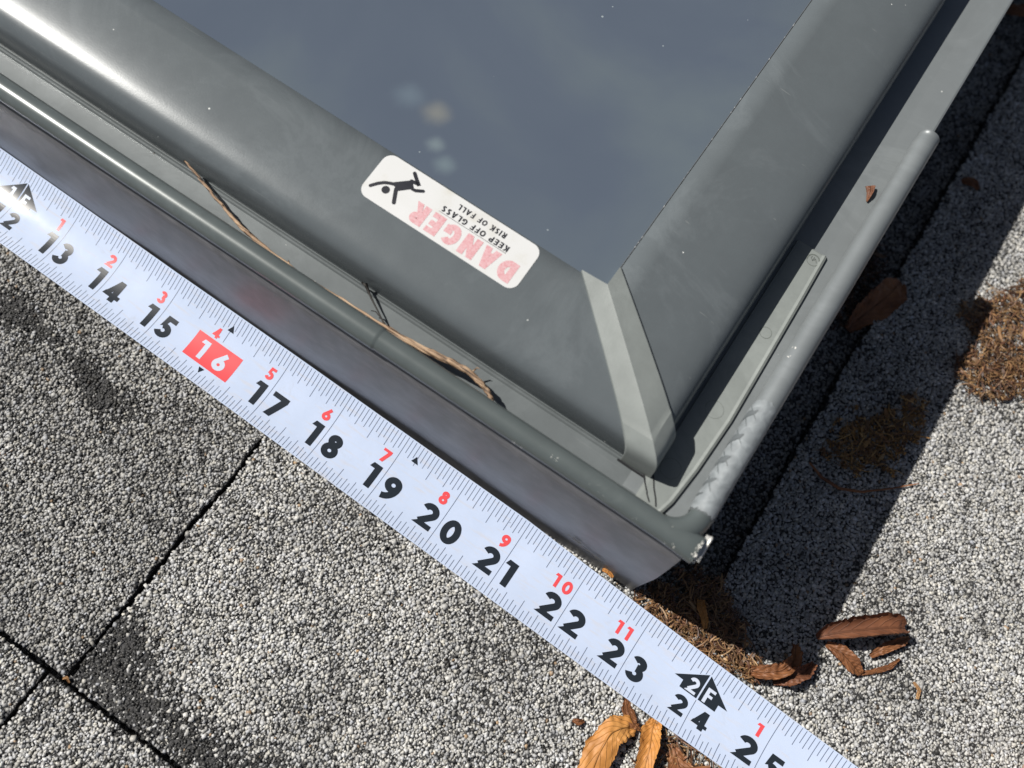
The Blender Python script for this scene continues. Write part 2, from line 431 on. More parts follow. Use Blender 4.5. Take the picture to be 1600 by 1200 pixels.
def tube_piece(mb, a, b, r, n=60, k=20, sq=1.0, cap=True):
    """rolled lip; slightly flattened circle section"""
    a = Vector(a); b = Vector(b); t = (b - a).normalized(); s_ = t.cross(Vector((0, 0, 1))).normalized(); P = []
    for i in range(n):
        f = i / (n - 1); c = a.lerp(b, f) + s_ * noise.noise(Vector((f * 5 + a.x, a.y, 1))) * .18
        P.append([c + s_ * (math.cos(2 * math.pi * j / k) * r) + Vector((0, 0, 1)) * (math.sin(2 * math.pi * j / k) * r * sq) for j in range(k)])
    mb.grid(P, closed_v=True)
    if not cap: return
    k0 = len(mb.V) - n * k
    mb.F += [tuple(k0 + j for j in range(k)), tuple(k0 + (n - 1) * k + k - 1 - j for j in range(k))]; mb.M += [0, 0]

def flakes(mb, spots, m, surf, seed=3, thick=.04):
    """little irregular chips lying on a surface: surf(u, v) -> (point, e1, e2)"""
    rr = random.Random(seed)
    for (u, v, s) in spots:
        p, e1, e2 = surf(u, v); k = rr.randint(5, 7); n_ = e1.cross(e2).normalized()
        el = rr.uniform(.4, 1.4)
        pts = [p + n_ * thick + e1 * (s * el * math.cos(a) * rr.uniform(.4, 1)) + e2 * (s / el * math.sin(a) * rr.uniform(.4, 1)) for a in np.linspace(0, 2 * math.pi, k, endpoint=False)]
        mb.add(pts, [tuple(range(k))], m)

mb = MB()
xs = list(np.linspace(XL, -69.6, 90)) + [-69.0, -68.6] + list(np.linspace(-68.2, 25, 50))
mb.grid([[(x, 78 + noise.noise(Vector((x * .02, 1, 1))) * .15 + math.cos(2 * math.pi * j / 22) * r_, 69.95 + math.sin(2 * math.pi * j / 22) * r_) for j in range(22)] for x in xs for r_ in ((3.44 if x < -68.8 else 3.26),)], closed_v=True)
def lip_surf(x, ang, r=3.29):
    n_ = Vector((0, math.cos(ang), math.sin(ang))); return Vector((x, 78, 69.9)) + n_ * r, Vector((1, 0, 0)), n_.cross(Vector((1, 0, 0))) * -1
rr = random.Random(9)
sp = [(rr.gauss(4, 1.6), math.radians(rr.uniform(95, 150)), rr.uniform(.12, .38)) for _ in range(9)]
sp += [(rr.gauss(-22, 3), math.radians(rr.uniform(170, 185)), rr.uniform(.1, .5)) for _ in range(5)]
sp += [(rr.gauss(16, 2.5), math.radians(rr.uniform(110, 170)), rr.uniform(.12, .42)) for _ in range(8)]
sp += [(rr.gauss(-9, 3), math.radians(rr.uniform(110, 120)), rr.uniform(.12, .34)) for _ in range(7)]
sp += [(rr.uniform(-190, -70), math.radians(rr.uniform(70, 170)), rr.uniform(.1, .35)) for _ in range(16)]
flakes(mb, sp, 1, lambda x, a: lip_surf(x, a, 3.45 if x < -68.9 else 3.31))
mb.build('front_lip', [M_lip, M_chip], sk, smooth=True)

# corner: the front lip runs out wide and turns up into the side lip
mb = MB(); P = []; k = 20
path = [(22, 78, 69.95, 3.27, 1), (25, 78, 69.9, 3.4, 1), (28, 78.1, 69.9, 3.7, .95), (31, 78.2, 69.8, 4.0, .85), (33.2, 78.3, 69.7, 4.1, .74)]
for (x, y, z, r, q) in path:
    P.append([(x, y + math.cos(2 * math.pi * j / k) * r, z + math.sin(2 * math.pi * j / k) * r * q) for j in range(k)])
mb.grid(P, closed_v=True)
P = []
for i in range(15):                                   # elbow into the side lip
    a = math.radians(90 * i / 14); cx, cy, R0 = 21.1, 86.6, 8.4
    c = Vector((cx + math.sin(a) * R0, cy - math.cos(a) * R0, 69.6)); o_ = Vector((math.sin(a), -math.cos(a), 0)); r = 3.3 + .25 * math.sin(2 * a)
    P.append([c + o_ * math.cos(2 * math.pi * j / k) * r + Vector((0, 0, 1)) * math.sin(2 * math.pi * j / k) * r for j in range(k)])
mb.grid(P, closed_v=True)
mb.add([(33.2, 78.3 + math.cos(2 * math.pi * j / k) * 4.0, 69.7 + math.sin(2 * math.pi * j / k) * 2.9) for j in range(k)], [tuple(range(k))], 2)
def cs(x, a):
    n_ = Vector((0, math.cos(a), math.sin(a))); return Vector((x, 78.2, 69.8)) + Vector((0, n_.y * 3.95, n_.z * 3.5)), Vector((1, 0, 0)), n_.cross(Vector((1, 0, 0))) * -1
sp = [(rr.uniform(26.5, 27.6), math.radians(rr.uniform(95, 160)), rr.uniform(.12, .40)) for _ in range(8)]
sp += [(rr.uniform(32.0, 33.1), math.radians(rr.uniform(60, 175)), rr.uniform(.12, .42)) for _ in range(20)]
sp += [(rr.uniform(24, 31), math.radians(rr.uniform(70, 165)), rr.uniform(.08, .2)) for _ in range(9)]
flakes(mb, sp, 1, cs)
mb.build('lip_corner', [M_lip, M_chip, M_gap], sk, smooth=True)
# folded bright metal end of the sheet
mb = MB(); hook = []
for t in np.linspace(0, 1, 26):
    if t < .5: hook.append((75.6 + t * 2 * 6.6, 71.0 - .5 * math.sin(t * 2 * math.pi)))
    elif t < .72:
        a = (t - .5) / .22 * math.pi; hook.append((82.2 + 1.0 * math.sin(a), 70.2 + .95 * math.cos(a)))
    else: hook.append((82.2 - (t - .72) / .28 * 4.4, 69.2 - .2 * (t - .72)))
P0 = [[(33.0, y, z), (34.6, y + .1, z)] for y, z in hook]; P1 = [[(33.0, y, z - .32), (34.6, y + .1, z - .32)] for y, z in hook]
mb.grid(P0); mb.grid(P1)
mb.grid([[a[1], b[1]] for a, b in zip(P0, P1)])
mb.tube([(34.5, y, z - .16) for y, z in hook], .42, 8)
mb.tube([(33.9, 75.7 + .8 * math.sin(a), 69.9 + 1.1 * math.cos(a)) for a in np.linspace(0, math.pi * 1.3, 9)], .32, 6)
mb.build('folded_sheet_end', M_bare, sk, smooth=True)

# flat flashing behind the front lip, with a small bead at its inner edge
mb = MB()
P = []
for x in np.linspace(XL, 13, 90):
    P.append([(x, y, z + noise.noise(Vector((x * .02, y * .1, 3))) * .12) for y, z in ((79, 62.2), (81.4, 62.0), (82.6, 61.6), (84, 61.5), (87, 61.5), (90.1, 61.6), (90.5, 62.1), (90.9, 62.35), (91.3, 62.1), (91.7, 61.6), (94, 61.4))])
mb.grid(P)
ff = mb.build('front_flashing', M_strip, sk, smooth=True); ff.data.set_sharp_from_angle(angle=math.radians(12))

# side flashing, its rolled lip (ends part way up), and the outer fall
mb = MB(); P = []
for y in np.linspace(84.5, YT, 90):
    P.append([(x, y, z) for x, z in ((8, 61.7), (12, 61.7), (22, 61.7), (24.5, 61.8), (30.4, 62.0), (31.0, 61.8), (31.2, 61.0), (31.2, 40), (31.0, -4))])
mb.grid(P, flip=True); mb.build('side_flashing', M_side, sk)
mb = MB()
tube_piece(mb, (29.5, 86.5, 68.9), (29.6, 236, 68.6), 3.55, 60)
mb.box(30.4, 31.6, 86, 235.5, 50, 66)
def side_surf(y, a):
    n_ = Vector((-math.cos(a), 0, math.sin(a))); return Vector((29.5, y, 68.8)) + n_ * 3.58, Vector((0, 1, 0)), n_.cross(Vector((0, 1, 0))) * -1
flakes(mb, [(rr.uniform(139, 144), math.radians(rr.uniform(40, 60)), rr.uniform(.1, .35)) for _ in range(6)], 1, side_surf)
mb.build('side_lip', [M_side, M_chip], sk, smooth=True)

# grey-white protective film, torn in chevrons, on the first part of the side lip
def film_mat():
    m, n, b = mat('worn_film', (.5, .55, .6), .5)
    co = coords(n)
    a = nd(n, 'ShaderNodeTexNoise', Scale=300., Detail=5., Distortion=.8); n.links.new(co, a.inputs[0])
    c = ramp(n, a.outputs[0], [(.3, (.17, .19, .20)), (.5, (.22, .243, .255)), (.75, (.30, .33, .345))])
    n.links.new(c, b.inputs['Base Color']); bump(n, b, a.outputs[0], .3, .0002)
    return m
M_film = film_mat()
mb = MB(); P = []
def film_p(y, a, r=3.72):
    return Vector((29.45 - math.cos(a) * r, y, 68.85 + math.sin(a) * r))
ys = np.linspace(87.2, 124.5, 70); angs = np.linspace(math.radians(-8), math.radians(150), 22)
for y in ys:
    row = []
    for a in angs:
        yy = y
        if y > 121: yy = 121 + (y - 121) * (.55 + .5 * math.sin(a * 1.1) + .12 * noise.noise(Vector((a * 4, 1, 2))))
        if y < 90: yy = y + (90 - y) * .4 * noise.noise(Vector((a * 5, 4, 2)))
        row.append(film_p(yy, a, 3.70 + noise.noise(Vector((yy * .5, a * 3, 7))) * .1))
    P.append(row)
mb.grid(P)
film = mb.build('protective_film', M_film, sk, smooth=True)
m_tear, _, _ = mat('film_tear_grey', (.115, .13, .137), .5)
mb = MB(); rr = random.Random(21)
def tear(pts, w0):
    Q = []
    for i, (y, a) in enumerate(pts):
        wd = w0 * (1 - abs(2 * i / (len(pts) - 1) - 1) ** 3 * .8) * rr.uniform(.7, 1.25)
        Q.append([film_p(y - wd / 2, math.radians(a), 3.88), film_p(y + wd / 2, math.radians(a), 3.88)])
    mb.grid(Q)
for y0 in (118.6, 110.2, 102.6):                      # broad diagonal bands, low inside edge up to the crown
    tear([(y0 + 6.4 * t - 3.4 + 1.0 * math.sin(t * 5), -8 + 70 * t) for t in np.linspace(0, 1, 14)], 2.3)
    tear([(y0 - 4.6 * t + 3.6, 12 + 62 * t) for t in np.linspace(0, 1, 12)], .5)
    tear([(y0 - 5.2 * t + 1.2, 5 + 50 * t) for t in np.linspace(0, 1, 12)], .35)
tear([(94.5 + 2.6 * t, 0 + 60 * t) for t in np.linspace(0, 1, 10)], 1.3)
tear([(98 - 5 * t, 10 + 55 * t) for t in np.linspace(0, 1, 10)], .5)
tear([(91 + 1.0 * t, -5 + 45 * t) for t in np.linspace(0, 1, 8)], .8)
mb.build('torn_band', m_tear, film)

# moulded plastic strip beside the side cover
mb = MB(); P = []
for y, xr in [(83.2, 20.5), (84.2, 21.2), (88, 22.2), (100, 23.4), (118, 24.2), (140, 23.8), (165, 23.3), (181.5, 22.8), (182.2, 22.7)]:
    h = .2 if y in (83.2, 182.2) else .6
    P.append([(12.4, y, 61.9), (12.5, y, 61.9 + h), (13.6, y, 62.0 + h), (xr - 1.6, y, 62.0 + h), (xr - .8, y, 62.35 + h), (xr - .1, y, 62.0 + h), (xr, y, 61.9)])
mb.grid(P, flip=True)
mb.add([P[-1][i] for i in range(7)], [tuple(range(7))]); mb.add([P[0][i] for i in range(7)], [tuple(range(7))][::-1])
strip = mb.build('corner_strip', M_bracket, sk)
m_mark, _, _ = mat('moulding_line', (.12, .135, .125), .6)
def ring_mark(mb, cx, cy, r, wd, z, a0=0, a1=360):
    n = 40; mb.grid([[(cx + math.cos(a) * (r - wd), cy + math.sin(a) * (r - wd), z), (cx + math.cos(a) * r, cy + math.sin(a) * r, z)] for a in np.radians(np.linspace(a0, a1, n))])
for cx, cy, r in ((19.0, 148.2, 1.9), (18.2, 118.3, 2.75), (16.6, 96.0, 3.0)):
    mb = MB(); ring_mark(mb, cx, cy, r, .15 if r < 2.5 else .09, 62.66); mb.build('moulded_circle', m_mark, strip)
mb = MB(); ring_mark(mb, 19.6, 178.4, 2.1, .18, 62.66, 200, 380); ring_mark(mb, 19.6, 178.4, 2.15, .42, 62.67, 20, 200)
for a, b in (((18.6, 178.9), (19.5, 178.1)), ((19.5, 179.6), (19.5, 178.0)), ((18.6, 178.9), (18.9, 179.5)), ((20.0, 179.2), (20.9, 178.0)), ((20.0, 179.2), (19.8, 178.4))):
    a = Vector((*a, 62.68)); b = Vector((*b, 62.68)); s_ = (b - a).cross(Vector((0, 0, 1))).normalized() * .13
    mb.add([a - s_, a + s_, b + s_, b - s_], [(0, 1, 2, 3)])
mb.build('moulded_stamp', m_mark, strip)
# seams beside the corner strip
mb = MB()
def crack(pts, wd):
    Q = []
    for i, (x, y) in enumerate(pts):
        a = Vector((*pts[max(i - 1, 0)], 0)); b = Vector((*pts[min(i + 1, len(pts) - 1)], 0)); s_ = (b - a).cross(Vector((0, 0, 1))).normalized() * wd
        Q.append([Vector((x, y, 62.86)) - s_, Vector((x, y, 62.86)) + s_])
    mb.grid(Q)
crack([(13.6, 91.5), (15.4, 88.6), (17.4, 86.2), (18.6, 84.3)], .17)
crack([(10.4, 91.2), (12.6, 88.4), (14.4, 86.5), (14.7, 86.0), (16.4, 84.4)], .15)
mb.build('joint_gap', M_gap, sk)
mb = MB(); mb.add([(10.5, 91.5, 62.4), (17.5, 82.0, 62.4), (21.0, 82.6, 62.45), (14.5, 92.2, 62.45)], [(0, 1, 2, 3)])
mb.build('overlap_tab', M_bracket, sk)

# rounded covers
DEP, CX, CY = 32.2, 11.3, 92.0
prof = [(0, 60), (0, 64), (.12, 68.0), (.5, 70.2), (1.0, 71.3), (1.7, 72.2), (2.6, 73.0), (3.8, 73.7), (5.2, 74.18), (6.5, 74.58), (8, 74.95), (10, 75.35), (13, 75.85), (17, 76.42), (21, 76.92), (26, 77.45), (32.2, 78.0)]
PD = np.array(prof[1:])
def cz(d): return float(np.interp(d, PD[:, 0], PD[:, 1]))
def cover_row(d): return CX - d * 36.5 / DEP           # x of the mitre at depth d
mb = MB(); P = []
for f in np.linspace(0, 1, 70):
    P.append([(XL + (cover_row(d) - XL) * f, CY + d, z + noise.noise(Vector((f * 6, d * .05, 9))) * .10) for d, z in prof] + [(XL + (-25.2 - XL) * f, 124.4, 76.5)])
mb.grid(P); mb.build('front_cover', M_cover, sk, smooth=True)
mb = MB(); P = []
for f in np.linspace(0, 1, 60):
    P.append([(cover_row(d), CY + d + (YT - CY - d) * f, z + noise.noise(Vector((f * 6, d * .05, 19))) * .10) for d, z in prof] + [(-25.4, 124.4 + (YT - 124.4) * f, 76.5)])
mb.grid(P, flip=True); mb.build('side_cover', M_cover, sk, smooth=True)

# mitre cap between the covers
def wing(d, wd, side):
    base = Vector((cover_row(d), CY + d, 0)); z = cz(max(d, 0)) + 1.0
    return (base + Vector((-wd if side < 0 else 0, 0 if side < 0 else wd, 0)), z)
ds = [-1.7, -1.55, -1.3, -.9, -.3] + list(np.linspace(.4, DEP + .3, 40))
ZC = [(-1.7, 62.0), (-1.55, 68.4), (-1.3, 70.4), (-.9, 71.6), (-.3, 72.5), (.4, 73.1), (1.6, 73.9), (3, 74.7)]
mb = MB(); P = []
for d in ds:
    wl = float(np.interp(d, [-2, 0, 33], [9.4, 9.4, 8.2])); wr = float(np.interp(d, [-2, 0, 33], [10.8, 10.6, 7.4]))
    x0, y0 = cover_row(d), CY + d; zz = cz(d) + 1.1 if d >= 3 else float(np.interp(d, [a[0] for a in ZC], [a[1] for a in ZC])) + .1
    row = [(x0 - wl - .05, y0, zz - 1.6), (x0 - wl, y0, zz - .2), (x0 - wl + .3, y0, zz), (x0 - wl * .5, y0, zz + .35), (x0 - .5, y0, zz + .7), (x0, y0, zz + .78), (x0, y0 + .5, zz + .7), (x0, y0 + wr * .5, zz + .35), (x0, y0 + wr - .3, zz), (x0, y0 + wr, zz - .2), (x0, y0 + wr + .05, zz - 1.9)]
    P.append(row)
P.append([(x, y + .02, z - 1.9) for x, y, z in P[-1]])
mb.grid(P)
cap = mb.build('mitre_cap', M_bracket, sk, smooth=True); cap.data.set_sharp_from_angle(angle=math.radians(24))
# shadow under the outer end of the cap, put in as a near-black rod
mb = MB(); mb.tube([(3.0, 90.0, 61.9), (8, 89.9, 61.9), (12.8, 89.9, 61.9)], .35, 6); mb.build('cap_shadow_line', M_gap, sk)

# glass
def glass_mat():
    m, n, b = mat('dusty_tinted_glass', (.1, .12, .14), .04, 0, .5)
    b.inputs['IOR'].default_value = 1.52
    co = coords(n)
    a = nd(n, 'ShaderNodeTexNoise', Scale=7., Detail=5., Distortion=.8); n.links.new(co, a.inputs[0])
    c = ramp(n, a.outputs[0], [(.3, (.074, .094, .130)), (.5, (.086, .108, .143)), (.72, (.118, .146, .162))])
    # faint round spots: a blurred reflection painted into the glass colour
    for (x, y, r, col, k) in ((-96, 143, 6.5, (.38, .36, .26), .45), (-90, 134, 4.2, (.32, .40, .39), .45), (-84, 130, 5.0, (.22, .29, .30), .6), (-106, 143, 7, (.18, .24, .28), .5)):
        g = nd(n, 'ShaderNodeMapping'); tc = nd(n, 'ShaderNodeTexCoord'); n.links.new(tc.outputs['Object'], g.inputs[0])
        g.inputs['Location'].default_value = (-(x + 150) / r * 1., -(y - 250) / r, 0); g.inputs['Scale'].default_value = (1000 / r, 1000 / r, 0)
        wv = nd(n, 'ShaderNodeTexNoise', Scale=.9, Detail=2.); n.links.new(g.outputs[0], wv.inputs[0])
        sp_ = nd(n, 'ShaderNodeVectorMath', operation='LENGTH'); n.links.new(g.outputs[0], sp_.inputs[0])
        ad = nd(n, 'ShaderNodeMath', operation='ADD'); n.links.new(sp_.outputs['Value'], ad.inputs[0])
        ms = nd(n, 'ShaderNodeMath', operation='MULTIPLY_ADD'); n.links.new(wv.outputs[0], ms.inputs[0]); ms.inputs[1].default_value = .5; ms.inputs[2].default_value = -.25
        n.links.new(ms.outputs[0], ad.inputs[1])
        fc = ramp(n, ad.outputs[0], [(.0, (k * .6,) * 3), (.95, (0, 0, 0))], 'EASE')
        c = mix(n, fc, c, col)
    c = mix(n, dust(n, co, 190., .10, .06), c, (.34, .38, .40))
    c = mix(n, dust(n, co, 420., .16, .05), c, (.28, .32, .34))
    c = mix(n, dust(n, co, 120., .05, .04), c, (.02, .02, .02))
    n.links.new(c, b.inputs['Base Color'])
    n.links.new(ramp(n, a.outputs[0], [(.3, (.03,) * 3), (.7, (.08,) * 3)]), b.inputs['Roughness'])
    return m
mb = MB(); mb.box(XL, -25.5, 124.5, YT, 73, 77.5)
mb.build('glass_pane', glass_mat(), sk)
def seal_mat():
    m, n, b = mat('chalky_seal', (.1, .1, .1), .7)
    a = nd(n, 'ShaderNodeTexNoise', Scale=700., Detail=4.); n.links.new(coords(n), a.inputs[0])
    n.links.new(ramp(n, a.outputs[0], [(.60, (.10, .11, .12)), (.68, (.42, .43, .43))]), b.inputs['Base Color']); return m
mb = MB(); mb.tube([(-25.5, 124.6 + t * 395, 77.7) for t in np.linspace(0, 1, 60)], .13, 6)
mb.build('glazing_seal', seal_mat(), sk)

# ------------------------------------------------------------------ lettering: own stroke alphabet
def arc(cx, cy, rx, ry, a0, a1, n=18):
    return [(cx + rx * math.cos(math.radians(a)), cy + ry * math.sin(math.radians(a))) for a in np.linspace(a0, a1, n)]
def glyph(ch, w=.26):
    h = w / 2
    def st(x): return ('q', [(x, 0), (x + w, 0), (x + w, 1), (x, 1)])
    def bar(x0, x1, y): return ('q', [(x0, y), (x1, y), (x1, y + w * .84), (x0, y + w * .84)])
    G = {
        '1': (.46, [('q', [(.16, 0), (.16 + w, 0), (.16 + w, 1), (.16, 1)]), ('q', [(-.05, .79), (.16, .79), (.16, 1), (.03, 1)])]),
        '2': (.70, [('r', arc(.34, .68, .225, .205, 168, -42) + [(.14, .14)]), ('q', [(-.06, 0), (.68, 0), (.68, w * .84), (.16, w * .84)])]),
        '3': (.62, [('r', arc(.29, .725, .17, .155, 160, -95)), ('r', arc(.30, .315, .20, .195, 95, -165))]),
        '4': (.76, [('q', [(0, .17), (.76, .17), (.76, .36), (.06, .36)]), ('q', [(.36, 0), (.36 + w, 0), (.36 + w, 1), (.36, 1)]), ('q', [(0, .17), (.25, .17), (.56, 1), (.36, 1)])]),
        '5': (.64, [('q', [(.16, .79), (.60, .79), (.60, 1), (.16, 1)]), ('q', [(.07, .45), (.25, .56), (.36, .95), (.14, 1)]), ('r', arc(.29, .335, .205, .205, 125, -155))]),
        '6': (.68, [('r', arc(.33, .325, .205, .198, 0, 360, 28)), ('r', [(.155, .42), (.48, .94)])]),
        '9': (.68, [('r', arc(.34, .675, .205, .198, 0, 360, 28)), ('r', arc(.08, .66, .465, .56, -4, -84, 14))]),
        '7': (.66, [('q', [(0, .79), (.68, .79), (.68, 1), (0, 1)]), ('q', [(.10, 0), (.38, 0), (.68, .82), (.40, .82)])]),
        '8': (.66, [('r', arc(.32, .735, .155, .145, 0, 360, 24)), ('r', arc(.32, .315, .20, .192, 0, 360, 26))]),
        '0': (.70, [('r', arc(.34, .5, .225, .37, 0, 360, 34))]),
        'F': (.58, [st(0), bar(w, .56, 1 - w * .84), bar(w, .50, .42)]),
        'E': (.60, [st(0), bar(w, .58, 1 - w * .84), bar(w, .54, .40), bar(w, .58, 0)]),
        'L': (.56, [st(0), bar(w, .54, 0)]), 'I': (w, [st(0)]),
        'D': (.74, [('r', [(0, 1 - h), (.26, 1 - h)] + arc(.30, .5, .44 - h, .5 - h, 84, -84, 16) + [(.26, h), (0, h)]), ('q', [(0, w), (w, w), (w, 1 - w), (0, 1 - w)])]),
        'A': (.78, [('q', [(0, 0), (w, 0), (.39 + w * .35, 1), (.39 - w * .5, 1)]), ('q', [(.78 - w, 0), (.78, 0), (.39 + w * .5, 1), (.39 - w * .35, 1)]), ('q', [(.2, .22), (.58, .22), (.54, .38), (.24, .38)])]),
        'N': (.76, [st(0), st(.76 - w), ('q', [(0, 1), (.0 + w * .9, 1), (.76, 0), (.76 - w * .9, 0)])]),
        'G': (.78, [('r', arc(.40, .5, .40 - h, .5 - h, 48, 325, 26)), ('q', [(.42, .36), (.78, .36), (.78, .54), (.42, .54)]), ('q', [(.78 - w * .9, .14), (.78, .14), (.78, .36), (.78 - w * .9, .36)])]),
        'R': (.70, [st(0), ('r', [(w, 1 - h), (.36, 1 - h)] + arc(.38, .73, .28 - h, .27 - h, 88, -88, 12) + [(.36, .46 + h), (w, .46 + h)]), ('q', [(.68 - w * .9, 0), (.72, 0), (.46, .48), (.24, .48)])]),
        'P': (.66, [st(0), ('r', [(w, 1 - h), (.36, 1 - h)] + arc(.38, .70, .28 - h, .30 - h, 88, -88, 12) + [(.36, .40 + h), (w, .40 + h)])]),
        'K': (.72, [st(0), ('q', [(.42, 1), (.70, 1), (w + .08, .46), (w, .60 - .02)]), ('q', [(.46, 0), (.74, 0), (.42, .62), (.24, .50)])]),
        'O': (.84, [('r', arc(.42, .5, .42 - h, .5 - h, 0, 360, 34))]),
        'S': (.62, [('r', arc(.31, .735, .25 - h * .6, .265 - h, 25, 262, 14) + arc(.31, .265, .25 - h * .6, .265 - h, 82, -155, 14))]),
        ' ': (.30, []),
    }
    return G[ch]

def sub_quad(mb, Q, mp, off, step, m=0):
    (ax, ay), (bx, by), (cx, cy), (dx, dy) = Q
    n = max(1, int(math.ceil(max(math.hypot(bx - ax, by - ay), math.hypot(cx - dx, cy - dy)) / step))); k = max(1, int(math.ceil(max(math.hypot(dx - ax, dy - ay), math.hypot(cx - bx, cy - by)) / step)))
    P = []
    for i in range(k + 1):
        t = i / k; row = []
        for j in range(n + 1):
            s_ = j / n
            x = (ax * (1 - s_) + bx * s_) * (1 - t) + (dx * (1 - s_) + cx * s_) * t
            y = (ay * (1 - s_) + by * s_) * (1 - t) + (dy * (1 - s_) + cy * s_) * t
            row.append(mp(x, y, off))
        P.append(row)
    mb.grid(P, m)

def ribbon_quads(pts, w):
    L = []; n = len(pts); closed = math.hypot(pts[0][0] - pts[-1][0], pts[0][1] - pts[-1][1]) < 1e-6
    for i in range(n):
        if closed: a = pts[(i - 1) % (n - 1)]; b = pts[(i + 1) % (n - 1)] if i < n - 1 else pts[1]
        else: a = pts[max(i - 1, 0)]; b = pts[min(i + 1, n - 1)]
        dx, dy = b[0] - a[0], b[1] - a[1]; l = math.hypot(dx, dy) or 1; nx, ny = -dy / l * w / 2, dx / l * w / 2
        L.append(((pts[i][0] - nx, pts[i][1] - ny), (pts[i][0] + nx, pts[i][1] + ny)))
    return [[L[i][0], L[i + 1][0], L[i + 1][1], L[i][1]] for i in range(n - 1)]

def draw(mb, ch, x, y, h, mp, w=.26, step=.9, wx=1.22, m=0, off=.05, tf=None):
    adv, prims = glyph(ch, w)
    tf = tf or (lambda px, py: (x + px * h * wx, y + py * h))
    for i, (kind, pts) in enumerate(prims):
        qs = [pts] if kind == 'q' else ribbon_quads(pts, w)
        for Q in qs: sub_quad(mb, [tf(*p) for p in Q], mp, off + .008 * i, step, m)
    return adv * h * wx

# warning sticker on the front cover: reads from its right end, upside down to the camera
m_white, n_, b_ = mat('sticker_white', (.78, .79, .77), .32, 0, .5, .3)
_a = nd(n_, 'ShaderNodeTexNoise', Scale=120., Detail=5.); n_.links.new(coords(n_), _a.inputs[0])
n_.links.new(ramp(n_, _a.outputs[0], [(.25, (.56, .55, .50)), (.45, (.63, .64, .635)), (.9, (.66, .67, .675))]), b_.inputs['Base Color'])
m_pink, n_, b_ = mat('faded_red', (.72, .40, .42), .4)
_a = nd(n_, 'ShaderNodeTexNoise', Scale=1400., Detail=3.); n_.links.new(coords(n_), _a.inputs[0])
n_.links.new(ramp(n_, _a.outputs[0], [(.35, (.58, .29, .31)), (.6, (.63, .40, .42))]), b_.inputs['Base Color'])
m_ink, _, _ = mat('black_ink', (.012, .013, .02), .35)
SX0, SY0 = -45.9, 108.6                                # reading origin: top left corner of the sticker
def stk(u, v, off):                                    # u to the right as read, v up as read
    x = SX0 - u; y = SY0 - v
    return (x, y, cz(y - CY) + off)
mb = MB(); W_, H_, r_ = 53.0, 15.2, 3.0
N = 70
def half(u):
    e = min(u, W_ - u)
    return 0 if e >= r_ else r_ - math.sqrt(max(0, r_ * r_ - (r_ - e) ** 2))
us = sorted(set([0, .1, .3, .6, 1, 1.5, 2, 2.5, 3] + list(np.linspace(3, W_ - 3, 50)) + [W_ - t for t in (0, .1, .3, .6, 1, 1.5, 2, 2.5)]))
P = []
for u in us:
    c_ = half(u); P.append([stk(u, -(c_ + (H_ - 2 * c_) * t), .16) for t in np.linspace(0, 1, 12)])
mb.grid(P, flip=False)
mb.grid([[r0[0], (r0[0][0], r0[0][1], r0[0][2] - .16)] for r0 in P]); mb.grid([[r0[-1], (r0[-1][0], r0[-1][1], r0[-1][2] - .16)] for r0 in P])
sticker = mb.build('warning_sticker', m_white, sk)
def word(mb, s, u0, v0, h, total, w=.24, gap=.14, off=.2):
    adv = [glyph(c, w)[0] for c in s]; nat = sum(adv) + gap * (len(s) - 1); kx = total / (nat * h)
    u = u0
    for c, a in zip(s, adv):
        draw(mb, c, u, v0, h, stk, w=w, wx=kx, off=off); u += (a + gap) * h * kx
mb = MB(); word(mb, 'DANGER', 2.6, -7.5, 6.4, 34.4, .30, .16); mb.build('danger_lettering', m_pink, sticker)
mb = MB(); word(mb, 'KEEP OFF GLASS', 8.0, -10.5, 1.85, 22.4, .23, .20); word(mb, 'RISK OF FALL', 10.8, -13.4, 1.75, 16.2, .23, .20)
sub_quad(mb, [(8.0, -8.32), (30.6, -8.32), (30.6, -8.20), (8.0, -8.20)], stk, .2, 1)
mb.build('small_lettering', m_ink, sticker)
mb = MB()
def wpt(x, y): return (SX0 - x, SY0 - y)
def limb(pts, wd, off=.2):
    for Q in ribbon_quads([wpt(*p) for p in pts], wd): sub_quad(mb, Q, stk, off, .8)
    for p in (pts[0], pts[-1]):
        c = wpt(*p); k = 12; mb.add([stk(c[0] + wd / 2 * math.cos(a), c[1] + wd / 2 * math.sin(a), off + .01) for a in np.linspace(0, 2 * math.pi, k, endpoint=False)], [tuple(range(k))])
limb([(-96.9, 112.2), (-95.6, 113.9), (-94.2, 115.2), (-92.6, 116.0), (-90.8, 116.6)], 1.0)
limb([(-90.3, 115.4), (-89.3, 113.4), (-88.4, 111.7)], 1.15, .22)
sub_quad(mb, [wpt(-92.4, 116.5), wpt(-88.0, 120.4), wpt(-86.4, 118.2), wpt(-89.8, 115.0)], stk, .24, .8)
limb([(-88.2, 119.9), (-86.2, 120.2), (-85.6, 119.9), (-87.4, 121.2), (-88.9, 122.4)], 1.05, .26)
limb([(-87.2, 118.6), (-86.6, 118.0), (-85.6, 118.1), (-83.7, 119.2)], .95, .28)
c = wpt(-92.6, 113.6); mb.add([stk(c[0] + 1.2 * math.cos(a), c[1] + 1.2 * math.sin(a), .2) for a in np.linspace(0, 2 * math.pi, 24, endpoint=False)], [tuple(range(24))])
mb.build('falling_figure_symbol', m_ink, sticker)

